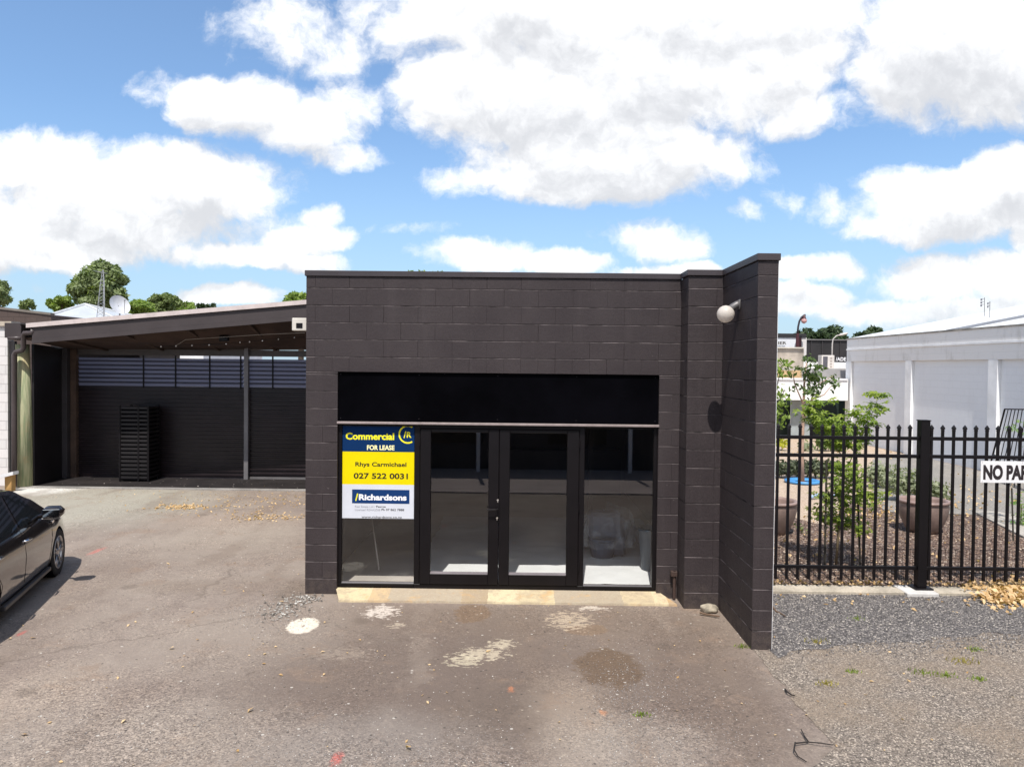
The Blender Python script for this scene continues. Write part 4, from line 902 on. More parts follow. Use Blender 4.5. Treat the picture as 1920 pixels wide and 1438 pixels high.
for k in range(n): x0_ = ca.x+(cc.x-ca.x)*k/n; wv = (cc.x-ca.x)/n; mb.add([(x0_,ca.y,0),(x0_+wv/2,ca.y-.04,0),(x0_+wv,ca.y,0),(x0_,ca.y,2.1),(x0_+wv/2,ca.y-.04,2.1),(x0_+wv,ca.y,2.1)], [(0,1,4,3),(1,2,5,4)])
mb.build('corrugated_sheet', pbr('pale_corrugate', (.50,.54,.55), .5, .2, .15, 1.5), bs)
ac = thing('heat_pump', 'boxy white heat pump unit on the roof of the white fronted shop', 'heat pump', tuple(at(1552,692,bd+2.2)))
a, c = at(1541,666,bd+2.2), at(1564.5,692,bd+2.2); xm = a.x+(c.x-a.x)*.46
mb = MB(); mb.bbox(a.x, c.x, a.y, a.y+.4, c.z, a.z, .015); mb.build('casing', pbr('warm_white_case', (.62,.57,.53), .5), ac)
mb = MB(); mb.box(a.x+.05, xm, a.y-.004, a.y-.0005, c.z+.05, a.z-.05); mb.build('side_grille', pbr('grille_grey', (.09,.085,.10), .6), ac)
mb = MB()
for k in range(4): z = c.z+.06+k*.115; mb.box(xm+.1, c.x-.1, a.y-.006, a.y-.0005, z, z+.06)
mb.build('vent_slats', pbr('slat_tan', (.36,.30,.27), .6), ac)
mb = MB(); mb.box(a.x+.04, c.x-.04, a.y-.03, a.y+.43, c.z-.06, c.z-.001); mb.build('bracket', pbr('dark_bracket', (.05,.05,.05), .6), ac)
bk = thing('black_clad_building', 'black clad flat building with small white lettering seen beyond the heat pump', 'building', tuple(at(1545,700,46)))
boxpx('wall', 1500, 638, 1600, 700, 46, 6, pbr('black_cladding', (.018,.016,.017), .6, 0, .3, .8), bk, 0)
for px in (1506,1520,1541,1561,1575): boxpx('batten', px, 638, px+1.4, 682, 45.95, .045, pbr('batten_black', (.03,.026,.027), .6), bk)
boxpx('roof_edge', 1498, 636.3, 1602, 638, 45.9, 6.2, pbr('edge_grey', (.2,.19,.19), .6), bk)
p = at(1567,676.5,45.9); text_mesh('lettering', '/ADE', twh, bk, p, at(1586,676.5,45.9).x-p.x, 6.5/FPX*45.9, bold=.02, depth=.01)
bm2 = thing('white_sign_building', 'white building with a black roof edge and black lettering behind the tan parapet', 'building', tuple(at(1480,680,42)))
boxpx('wall', 1370, 632, 1497, 690, 40, 8, pbr('sign_wall_white', (.66,.67,.70), .6, 0, .05, 1), bm2, 0)
boxpx('roof_edge', 1370, 625, 1512, 632.5, 39.95, 8.2, pbr('roof_edge_black', (.018,.017,.019), .6), bm2)
boxpx('side_wall', 1502.5, 633, 1512, 690, 40, 7.9, pbr('pale_side', (.6,.57,.55), .6), bm2, 0)
boxpx('brown_corner', 1497.2, 633, 1502.2, 690, 39.95, .5, pbr('maroon_corner', (.07,.015,.018), .6), bm2, 0)
p = at(1444,645.5,39.9); text_mesh('lettering', 'EMIER', tdk, bm2, p, at(1474.5,645.5,39.9).x-p.x, 5.2/FPX*39.9, bold=.02, depth=.01)
sp = thing('street_lamp', 'dark red curved street lamp with a hanging lantern above the tan parapet', 'street lamp', tuple(at(1494,700,39.3)))
mar = pbr('maroon_paint', (.06,.012,.016), .45, .1)
base = at(1495,650,39.3); mb = MB(); mb.tube([Vector((base.x,base.y,0)), base, at(1495.5,625,39.3)], [.11,.10,.07], 8); mb.build('post', mar, sp)
mb = MB(); mb.tube([at(1495.5,626,39.3), at(1496.5,613,39.3), at(1499,602,39.3), at(1503,595,39.3), at(1508,591,39.3), at(1510,590.5,39.3)], .05, 7); mb.build('arm', pbr('lamp_arm', (.03,.022,.028), .5), sp, True)
lc = at(1507.6,599,39.3); mb = MB(); mb.lathe([(.02,.24),(.07,.2),(.08,.1),(.12,.02)], lc, 14); mb.build('lamp_cap', mar, sp, True)
mb = MB(); mb.lathe([(.12,.018),(.15,-.05),(.12,-.16),(.02,-.22)], lc, 14); mb.build('lantern', pbr('pink_lantern', (.55,.30,.28), .3), sp, True)
s2 = thing('pale_street_light', 'pale grey street light head on a curved arm above the black clad building', 'street light', tuple(at(1560,660,44.5)))
mb = MB(); q = at(1560.5,645,44.5); mb.tube([(q.x,q.y,0), q, at(1562,636,44.5), at(1568,630,44.5), at(1577,627,44.5)], [.05,.04,.035,.03,.03], 8); mb.build('pole', pbr('pale_pole', (.5,.46,.43), .5, .2), s2, True)
mb = MB(); h = at(1572,629,44.5); e = at(1590,624.5,44.5); mb.tube([h, h.lerp(e,.3), h.lerp(e,.8), e], [.03,.07,.06,.02], 8); mb.build('lamp_head', pbr('pale_head', (.62,.55,.5), .5), s2, True)
# the shops across the road: seen mirrored in the glass only
op = thing('facing_shop', 'dark fronted shop across the pavement, mirrored in the door glass', 'shop', (0,-13,0))
mb = MB(); mb.box(-30,30,-16,-10.6,0,3.0); mb.build('wall', pbr('facing_wall', (.05,.04,.038), .7, 0, .3, .4), op)
for x in (-5.5,-2.4,.8,4.6): mb = MB(); mb.box(x,x+1.5,-10.62,-10.58,.7,2.3); mb.build('window', pbr('facing_window', (.01,.01,.012), .2), op)
for x in (-6.2,-1.0,2.72,6.4): mb = MB(); mb.box(x,x+.09,-9.6,-9.51,.1,2.75); mb.build('verandah_post', M['white_paint'], op)

# ------------------------------------------------------------------ garden plants and pots
def palmate(mb, p, nrm, s, rr):
    nrm = nrm.normalized(); a = nrm.orthogonal().normalized(); a = Matrix.Rotation(rr.uniform(0,6.28), 3, nrm) @ a; b = nrm.cross(a); k = len(mb.V)
    vs = [p]; fs = []
    for i, (t, l) in enumerate(((-1.75,.62),(-.9,.85),(0,1.05),(.9,.85),(1.75,.62))):
        d = a*math.cos(t)+b*math.sin(t); e = nrm.cross(d)
        vs += [p+d*s*l*.5-e*s*.17, p+d*s*l-nrm*s*.22*l, p+d*s*l*.5+e*s*.17]; j = 1+i*3; fs.append((0, j, j+1, j+2))
    mb.add(vs, fs)
def cluster(mb, px, py, rx, ry, d, n, s, rr, dy=.0, dep=None):
    c = at(px, py, d); ax, az = rx*d/FPX, ry*d/FPX; ay = dep or (ax+az)*.5
    for _ in range(n):
        v = Vector((rr.gauss(0,.5), rr.gauss(0,.5), rr.gauss(0,.5)))
        if v.length > 1.25: v *= 1.1/v.length
        palmate(mb, c+Vector((v.x*ax, v.y*ay, v.z*az)), Vector((rr.gauss(0,.4), rr.gauss(-.25,.4), 1)), s*rr.uniform(.65,1.2), rr)
ML = mat_leaf('maple_leaf', (.14,.22,.03), (.30,.36,.06), .5, .38); DL = mat_leaf('dark_shrub_leaf', (.03,.055,.02), (.08,.12,.04), .45, .25); GL = mat_leaf('grey_green_leaf', (.17,.20,.12), (.34,.36,.24), .6, .3)
YL = mat_leaf('yellow_leaf', (.35,.36,.03), (.5,.48,.06), .5, .3)
stem_m = pbr('young_stem', (.16,.12,.07), .8, 0, .25, 9); stake_m = pbr('dark_stake', (.035,.03,.022), .8); pink_m = pbr('pinkish_trunk', (.40,.27,.20), .8, 0, .2, 5)
rr = random.Random(5)
d1 = G(1568,1066).y-CAM.y
ma = thing('maple_sapling', 'staked young maple with bright green leaves directly behind the picket fence', 'sapling', tuple(G(1568,1066)))
tk = MB(); P_ = lambda px, py, dd=0: at(px, py, d1+dd)
tk.tube([P_(1567,1066), P_(1572,1000), P_(1578,930), P_(1583,860), P_(1580,820)], [.02,.017,.014,.011,.008], 6)
for br in ([(1580,900),(1600,850),(1625,800),(1645,750)], [(1583,860),(1560,830),(1530,800),(1512,765)], [(1578,930),(1550,920),(1530,960)], [(1578,930),(1610,930),(1635,925)], [(1583,870),(1590,800),(1600,770)], [(1575,990),(1560,960),(1548,900)], [(1574,990),(1595,985),(1605,985)]):
    tk.tube([P_(x, y, rr.uniform(-.12,.12) if i else 0) for i, (x, y) in enumerate(br)], [.009,.007,.005,.003][:len(br)], 5)
tk.build('trunk', stem_m, ma, True)
cr_ = MB()
for (px, py, rx, ry, n) in [(1583,900,38,30,95),(1560,935,34,26,70),(1605,930,40,30,85),(1540,965,22,14,40),(1600,985,26,14,40),(1575,975,30,18,40),(1632,925,20,12,22),(1578,872,26,14,34),
        (1520,770,20,18,42),(1540,790,30,22,70),(1565,800,24,22,60),(1570,825,30,20,55),(1600,805,22,16,42),(1615,775,28,14,40),(1640,765,22,12,32),(1628,790,20,14,28),(1645,740,16,7,20),(1615,825,24,16,34),(1540,752,20,10,22),(1590,835,22,14,30)]:
    cluster(cr_, px, py, rx, ry, d1+rr.uniform(-.15,.15), int(n*1.35), .082, rr, dep=.28)
cr_.build('crown', ML, ma)
for (x0, y0, x1, y1) in ((1546,1070,1550,862),(1613,1066,1605,836)):
    mb = MB(); mb.tube([at(x0,y0,G(x0,y0).y-CAM.y), at(x1,y1,G(x0,y0).y-CAM.y)], .014, 6); mb.build('stake', stake_m, ma)
d2 = G(1505,905).y-CAM.y
ta = thing('garden_tree', 'tall thin tree with pinkish trunk and blue ring around its foot', 'tree', tuple(G(1505,905)))
tk = MB(); P2 = lambda px, py, dd=0: at(px, py, d2+dd)
tk.tube([P2(1505,905), P2(1504,850), P2(1506,780), P2(1508,720), P2(1512,680)], [.05,.042,.036,.026,.012], 8)
for br in ([(1506,790),(1525,740),(1528,690)], [(1507,760),(1490,720),(1485,690)], [(1508,740),(1535,720),(1562,705)], [(1520,750),(1545,740),(1560,722)]): tk.tube([P2(x, y) for x, y in br], [.02,.014,.006], 5)
tk.build('trunk', pink_m, ta, True)
cr_ = MB()
for (px, py, rx, ry, n) in [(1518,675,12,12,40),(1520,700,20,18,80),(1530,715,18,22,90),(1522,735,18,14,60),(1560,710,12,10,24),(1565,722,10,14,20),(1492,728,16,10,16),(1480,700,10,8,16),(1537,690,8,8,20),(1470,745,10,14,16),(1493,690,10,6,12)]:
    leaves(cr_, at(px,py,d2+rr.uniform(-.3,.3)), n, (rx*d2/FPX, .3, ry*d2/FPX), .07, rr, shell=.1)
cr_.build('crown', mat_leaf('tree_leaf', (.035,.065,.02), (.13,.19,.05), .5, .3), ta)
q = G(1505,906); mb = MB(); mb.lathe([(.24,.02),(.33,.0),(.40,.01),(.42,.06),(.36,.075),(.26,.06),(.24,.02)], (q.x,q.y,.012), 28)
tag(mb.build('blue_ring', pbr('blue_plastic', (.07,.27,.58), .35, 0, .08, 6), None, True), 'blue plastic ring lying round the foot of the tall thin tree', 'plastic ring')
q = G(1546,938); mb = MB(); mb.tube([q+Vector((-.28,0,.06)), q+Vector((-.1,.1,.1)), q+Vector((.1,.05,.05)), q+Vector((.25,.1,.08))], .035, 8); tag(mb.build('blue_bundle', pbr('pale_blue_plastic', (.30,.42,.62), .4), None, True), 'pale blue plastic bundle lying on the tan path behind the maple', 'plastic bundle')
d3 = 15.5; b3 = at(1440,780,d3)
tb = thing('bushy_tree', 'bushy green tree half hidden behind the projecting end wall', 'tree', (b3.x, b3.y, 0))
tk = MB(); tk.tube([(b3.x,b3.y,0),(b3.x,b3.y,1.2),(b3.x,b3.y,at(1440,690,d3).z)], [.06,.05,.02], 7)
for (px, py) in ((1465,690),(1472,730),(1470,775)): tk.tube([at(1440,790,d3), at(px,py,d3)], [.02,.006], 5)
tk.build('trunk', bark, tb, True)
cr_ = MB()
for (px, py, rx, ry, n) in [(1452,690,32,20,150),(1462,735,18,18,30),(1452,780,30,28,170),(1430,740,30,60,200),(1475,682,10,10,24),(1466,755,16,14,22)]: leaves(cr_, at(px,py,d3), n, (rx*d3/FPX,.3,ry*d3/FPX), .06, rr, shell=.1)
cr_.build('crown', TL['light'], tb)
def pot(px, py, label):
    q = G(px, py); t = thing('garden_pot', label, 'pot', (q.x, q.y, 0), 'brown garden pots')
    mb = MB(); mb.lathe([(.0,.004),(.23,.004),(.28,.08),(.355,.26),(.388,.42),(.378,.50)], q, 36); mb.build('bowl', pbr('glazed_brown_pot', (.20,.145,.125), .45, 0, .22, 5, .003, 30), t, True)
    mb = MB(); mb.lathe([(.378,.498),(.405,.505),(.408,.535),(.392,.548),(.352,.545),(.345,.50),(.33,.40),(.25,.25),(.0,.22)], q, 36); mb.build('rim', pbr('pot_rim', (.27,.19,.165), .5, 0, .2, 5), t, True)
pot(1730,997,'round brown pot standing on bark behind the square fence post'); pot(1447,999,'round brown pot on bark partly hidden by the projecting end wall')
def shrub(name, label, spots, mt, size, cat, base, group=None, palm=False):
    t = thing(name, label, cat, tuple(base), group); f = MB(); s_ = MB()
    for (px, py, rx, ry, n, d) in spots:
        c = at(px, py, d); (cluster(f, px, py, rx, ry, d, n, size, rr) if palm else leaves(f, c, n, (rx*d/FPX, .3, ry*d/FPX), size, rr, shell=.0))
        s_.tube([(c.x, c.y, 0), (c.x, c.y, max(.05, c.z))], .01, 5)
    f.build('foliage', mt, t); s_.build('stem', stem_m, t)
hd_ = G(1500,897).y-CAM.y
shrub('low_hedge', 'low dark grey green hedge behind the tan path and blue ring', [(1450+i*16, 876, 16, 16, 150, hd_) for i in range(8)], mat_leaf('hedge_leaf', (.04,.055,.03), (.14,.16,.09), .6, .2), .075, 'hedge', G(1500,897))
for i, (px, py, rx, ry, n, bz) in enumerate(((1648,888,40,24,520,915),(1700,905,50,30,640,940),(1752,920,34,24,420,945))):
    shrub('groundcover_shrub', ('pale grey green spreading shrub behind the maple leaves', 'pale grey green spreading shrub behind the brown pot, the middle of three', 'pale grey green spreading shrub just right of the square fence post')[i], [(px,py,rx,ry,n,G(px,bz).y-CAM.y)], GL, .06, 'shrub', G(px,bz), 'grey green spreading shrubs')
dR = G(1905,1000).y-CAM.y+.6
shrub('leafy_plant', 'bright leafy staked plant at the right edge beside the concrete path', [(1915,945,22,18,60,dR),(1918,975,20,16,40,dR),(1912,800,12,14,16,dR),(1890,805,8,6,8,dR),(1925,830,10,20,16,dR)], mat_leaf('bright_leaf', (.10,.22,.03), (.24,.36,.08), .45, .35), .06, 'plant', G(1905,1010), palm=True)
q = G(1900,1015); mb = MB(); mb.tube([q, at(1897,915,q.y-CAM.y)], .013, 6); tag(mb.build('garden_stake', stake_m, None), 'thin green brown garden stake beside the leafy plant at the right edge', 'stake')
dB = 25.0
shrub('yellow_shrub', 'small yellow shrub in front of the dark green shop front', [(1466,830,14,9,90,dB)], YL, .10, 'shrub', G(1466,846))
for i, (px, py, rx, ry, n, mt, lab) in enumerate(((1510,836,16,12,90,GL,'low olive plant below the corrugated sheet'), (1545,832,20,18,130,TL['pale'],'pale green plant left of the white pilaster by the shop front'), (1572,838,16,16,110,TL['mid'],'mid green plant at the foot of the white block wall corner'))):
    shrub('border_plant', lab, [(px,py,rx,ry,n,dB)], mt, .10, 'plant', G(px,852))
d4 = G(1512,1000).y-CAM.y
shrub('bark_weed', 'small green weed growing in the bark beside the left brown pot', [(1504,990,8,8,26,d4)], TL['pale'], .035, 'weed', G(1504,1000))

# ------------------------------------------------------------------ leaf litter, stones, twigs, weeds
lf = mat_leaf('dry_leaf', (.42,.25,.10), (.76,.55,.32), .7, .2)
def dry_leaf(mb, x, y, z, s, rr, tilt=.5):
    nrm = Vector((rr.gauss(0,tilt), rr.gauss(0,tilt), 1)).normalized(); a = Matrix.Rotation(rr.uniform(0,6.28), 3, nrm) @ nrm.orthogonal().normalized(); b = nrm.cross(a); p = Vector((x,y,z)); c = rr.uniform(.1,.5)*s
    mb.add([p-a*s, p-a*.2*s-b*.55*s+nrm*c, p+a*.3*s-b*.35*s+nrm*c*.6, p+a*s+nrm*c*.4, p+a*.3*s+b*.4*s+nrm*c*.7, p-a*.2*s+b*.6*s+nrm*c], [(0,1,2,3,4,5)])
def litter(name, pts, label=None):
    mb = MB()
    for (x, y, z, s, tl) in pts: dry_leaf(mb, x, y, z, s, rr, tl)
    o = mb.build(name, lf); o['kind'] = 'stuff'
    if label: o['label'] = label
    return o
pts = []
for _ in range(900):                                # heap at the right edge
    px, py = rr.gauss(1900,45), rr.gauss(1115,14)
    if px < 1790+abs(py-1108)*2: continue
    q = G(px, py); pts.append((q.x, q.y, rr.uniform(.01,.10)*max(.15, 1-abs(py-1118)/35), rr.uniform(.03,.055), .8))
litter('leaf_heap_leaves', pts)
pts = []
for _ in range(520): x = rr.uniform(xa, 8); pts.append((x, fy+rr.uniform(.08,.32), rr.uniform(.006,.045), rr.uniform(.022,.04), .7))
for _ in range(60): x = rr.uniform(xa, 8); pts.append((x, fy-rr.uniform(.16,.6), .012, rr.uniform(.02,.035), .4))
for (px, py, sx_, sy_, n) in ((1800,925,70,10,110),(1690,965,60,8,160),(1650,960,40,10,80),(1600,1030,160,40,120),(1790,945,50,12,90),(1560,846,60,4,60),(1720,852,70,4,70),(1890,895,60,8,70)):
    for _ in range(n): q = G(rr.gauss(px,sx_), rr.gauss(py,sy_)); pts.append((q.x, q.y, .02, rr.uniform(.025,.045), .6))
litter('garden_leaves', [p for p in pts if p[1] > .5 or p[0] > xa and p[1] > -1.2])
pts = []
for (px, py, sx_, sy_, n, s) in ((345,951,28,2.5,190,.028),(500,970,34,4,150,.026),(440,945,90,10,210,.022),(520,935,40,8,100,.022),(300,930,130,6,60,.016),(400,960,60,6,50,.02),(1170,1190,400,90,24,.014),(420,1150,260,120,40,.018),(1650,1260,160,60,30,.016),(760,1300,400,90,30,.014)):
    for _ in range(n):
        q = G(rr.gauss(px,sx_), rr.gauss(py,sy_))
        if X0-.05 < q.x < 2.5 and q.y > -.35: continue
        pts.append((q.x, q.y, .008, s*rr.uniform(.6,1.4), .35))
for (px, py, s) in ((318,1065,.028),(322,1217,.03),(62,1197,.03),(492,1117,.028),(420,1110,.025),(528,1129,.028),(765,1405,.035),(470,1334,.03),(45,1379,.03),(205,973,.025),(315,1058,.03),(440,1057,.02)): q = G(px,py); pts.append((q.x,q.y,.012,s,.4))
litter('fallen_leaves', pts)
pts = [(rr.uniform(-10,-3), rr.uniform(7.3,8.6), .018, rr.uniform(.012,.026), .3) for _ in range(70)]
o = litter('carport_leaves', pts); o.data.materials.clear(); o.data.materials.append(mat_leaf('dull_leaf', (.16,.14,.13), (.40,.36,.33), .8, .1))  # greyer, darker leaf colours on the carport floor
def stones(name, mat, gen, n):
    mb = MB(); base = [(1,0,0),(0,1,0),(-1,0,0),(0,-1,0),(0,0,1),(0,0,-.6)]; F = [(0,1,4),(1,2,4),(2,3,4),(3,0,4),(1,0,5),(2,1,5),(3,2,5),(0,3,5)]
    for _ in range(n):
        r_ = gen()
        if r_ is None: continue
        x, y, z, s = r_; a = rr.uniform(0,6.28); ca_, sa_ = math.cos(a), math.sin(a); k = len(mb.V)
        for v in base:
            vx, vy, vz = v[0]*s*rr.uniform(.6,1.2), v[1]*s*rr.uniform(.5,1), v[2]*s*rr.uniform(.4,.9); mb.V.append((x+vx*ca_-vy*sa_, y+vx*sa_+vy*ca_, z+vz))
        for f in F: mb.F.append(tuple(i+k for i in f))
    o = mb.build(name, mat); o['kind'] = 'stuff'; return o
def stone_mat(name, a, c, e):
    m = bpy.data.materials.new(name); m.use_nodes = True; t = m.node_tree; b = NB(t); p = t.nodes['Principled BSDF']; f = b.new('ShaderNodeNewGeometry').outputs['Random Per Island']
    c_ = b.mix(b.step(f, .0, .85), a, c); c_ = b.mix(b.step(f, .93, .97), c_, e); t.links.new(c_, p.inputs['Base Color']); p.inputs['Roughness'].default_value = .8; return m
def gen_heap():
    px, py = rr.uniform(1450,1990), rr.uniform(1116,1203); py += abs(rr.gauss(0,14)) if py > 1175 else 0; q = G(px, py); return (q.x, q.y, .012, rr.uniform(.006,.013))
stones('gravel_stones', stone_mat('stone_grey', (.062,.056,.057), (.24,.22,.21), (.52,.47,.41)), gen_heap, 9000)
def gen_pale():
    px, py = rr.uniform(1415,1990), 1212+300*rr.random()**.8; q = G(px, py)
    lim = 1409+max(0,(py-1215))*1.05+rr.gauss(0,22)
    if px < lim: return None
    return (q.x, q.y, .007, rr.uniform(.003,.0075))
stones('pale_gravel_stones', stone_mat('stone_pale', (.11,.095,.083), (.34,.29,.245), (.58,.51,.43)), gen_pale, 13000)
def gen_grit():
    px, py = rr.choice(((rr.gauss(1230,90), rr.gauss(1390,40)), (rr.gauss(1180,60), rr.gauss(1290,45)), (rr.gauss(300,260), rr.gauss(1380,60)), (rr.uniform(0,1500), rr.uniform(1180,1470)), (rr.gauss(500,50), rr.gauss(1150,18)), (rr.uniform(0,1500), rr.uniform(1120,1470)), (rr.gauss(720,160), rr.gauss(1420,25))))
    if py < 1105: return None
    q = G(px, py)
    if q.y > -.32 and q.x > X0-.05: return None
    return (q.x, q.y, .003, rr.uniform(.0025,.0065))
stones('loose_grit', stone_mat('grit_mix', (.09,.08,.075), (.36,.33,.31), (.72,.68,.62)), gen_grit, 9000)
def gen_mulch():
    px, py = rr.uniform(1450,2000), rr.uniform(975,1100); q = G(px, py); return (q.x, q.y, .012, rr.uniform(.008,.022))
stones('bark_chips', stone_mat('bark_chip', (.06,.035,.026), (.27,.18,.13), (.55,.45,.36)), gen_mulch, 7000)
def gen_rub():
    px, py = rr.choice(((rr.gauss(552,18), rr.gauss(1133,8)), (rr.gauss(525,20), rr.gauss(1148,8)), (rr.gauss(580,14), rr.gauss(1122,4)))); q = G(px, py)
    if q.x > X0-.02 and q.y > -.03: return None
    return (q.x, q.y, .008, rr.uniform(.006,.022))
stones('broken_concrete_rubble', stone_mat('rubble', (.08,.07,.06), (.34,.31,.28), (.62,.6,.56)), gen_rub, 300)
def twig(name, label, paths, r=.007, mt=None):
    mb = MB()
    for pth in paths: mb.tube([G(px, py, .012)+Vector((0,0,rr.uniform(0,.02))) for px, py in pth], [r*(1-.5*i/len(pth)) for i in range(len(pth))], 6)
    return tag(mb.build(name, mt or pbr('dark_twig', (.018,.014,.012), .8), None), label, 'twig')
twig('forked_twig', 'black forked twig lying on the gravel near the bottom right', [[(1491,1396),(1515,1392),(1540,1397),(1561,1398)],[(1515,1392),(1508,1380),(1502,1370)],[(1491,1396),(1489,1410),(1496,1418),(1512,1428)]], .0055)
twig('curved_twig', 'short dark curved twig where the tarmac meets the gravel', [[(1472,1292),(1476,1300),(1484,1304),(1490,1307)]], .008)
twig('brown_stick', 'brown stick lying in front of the stone by the pier foot', [[(1312,1151),(1325,1153),(1349,1157)]], .014, pbr('brown_stick', (.13,.08,.05), .8))
twig('thin_branch', 'thin brown branch leaning on gravel at the end wall', [[(1447,1138),(1455,1146),(1464,1150),(1472,1157)]], .010, pbr('brown_stick', (0,0,0)))
q = G(1330,1147); mb = MB(); bm = bmesh.new(); bmesh.ops.create_icosphere(bm, subdivisions=3, radius=1)
for v in bm.verts: k = 1+.25*mnoise.noise(v.co*1.7+Vector((3,1,0)))+.08*mnoise.noise(v.co*5); v.co = Vector((v.co.x*.10*k, v.co.y*.07*k, v.co.z*.055*k))
bm.verts.index_update(); mb.add([(v.co+Vector((q.x,q.y,.035)))[:] for v in bm.verts], [[v.index for v in f.verts] for f in bm.faces]); bm.free()
tag(mb.build('loose_stone', pbr('grey_stone', (.30,.26,.20), .9, 0, .4, 12, .004, 50), None, True), 'rough grey brown stone at the foot of the narrow pier', 'stone')
def tuft(px, py, s, label, mt, n=46):
    q = G(px, py); mb = MB()
    for _ in range(n):
        a = rr.uniform(0,6.28); r_ = s*rr.random(); p = Vector((q.x+r_*math.cos(a)*1.5, q.y+r_*math.sin(a), .004)); l = s*rr.uniform(.25,.7); o_ = Vector((rr.gauss(0,.5), rr.gauss(0,.5), 1)).normalized()*l; w_ = Vector((rr.uniform(-1,1), rr.uniform(-1,1), 0)).normalized()*.006
        mb.add([p-w_, p+w_, p+o_], [(0,1,2)])
    tag(mb.build('weed_tuft', mt, None), label, 'weed', 'weed tufts on the gravel')
gw = mat_leaf('weed_green', (.12,.19,.02), (.26,.32,.06), .6, .3); yw = mat_leaf('weed_yellow', (.25,.20,.05), (.42,.36,.10), .7, .3)
for (px, py, s, lab, mt) in ((1550,1283,.075,'yellow green weed tuft, the brightest on the pale gravel',yw),(1773,1267,.07,'small bright green weed tuft on the gravel, the greenest there',gw),(1728,1262,.09,'flat green weed tuft just left of the greenest tuft',gw),(1834,1274,.06,'small green weed tuft right of the greenest tuft',gw),(1805,1242,.10,'yellowish weed patch behind the row of small green tufts',yw),(1606,1162,.07,'green weed tuft alone on the dark gravel heap',gw),(1532,1205,.09,'orange yellow weed tuft at the lower edge of the dark gravel',yw),(1828,1219,.07,'green weed tuft near the right edge below the leaf heap',gw),(1393,1213,.06,'green weed tuft at the foot of the projecting end wall',gw),(1204,1341,.05,'tiny green weed tuft in the tarmac crack below the damp patch',gw),(1600,1260,.05,'tiny green weed tuft between the yellow tuft and end wall',gw)):
    tuft(px, py, s, lab, mt)

# ------------------------------------------------------------------ the black saloon car at the left edge
def interp(tab, s):
    for (a, va), (c, vc) in zip(tab, tab[1:]):
        if s <= c:
            f = (s-a)/(c-a); f = max(0, min(1, f)); f = f*f*(3-2*f)*.5+f*.5
            return va+(vc-va)*f
    return tab[-1][1]
WB = 2.62
carp = pbr('black_car_paint', (.017,.013,.012), .13, 0, .05, 2, 0, 1, .55, 0, 90, None, 1.0)
HALF = [(-3.52,.66),(-3.3,.80),(-2.9,.875),(-1.2,.89),(-.1,.885),(.45,.84),(.72,.72),(.86,.50)]
TOP = [(-3.52,.86),(-3.3,1.00),(-2.9,1.02),(-2.2,.99),(-1.0,.965),(-.45,.965),(.1,.90),(.5,.80),(.75,.68),(.86,.55)]
BOT = [(-3.52,.40),(-3.3,.26),(-2.9,.2),(.4,.19),(.7,.22),(.86,.30)]
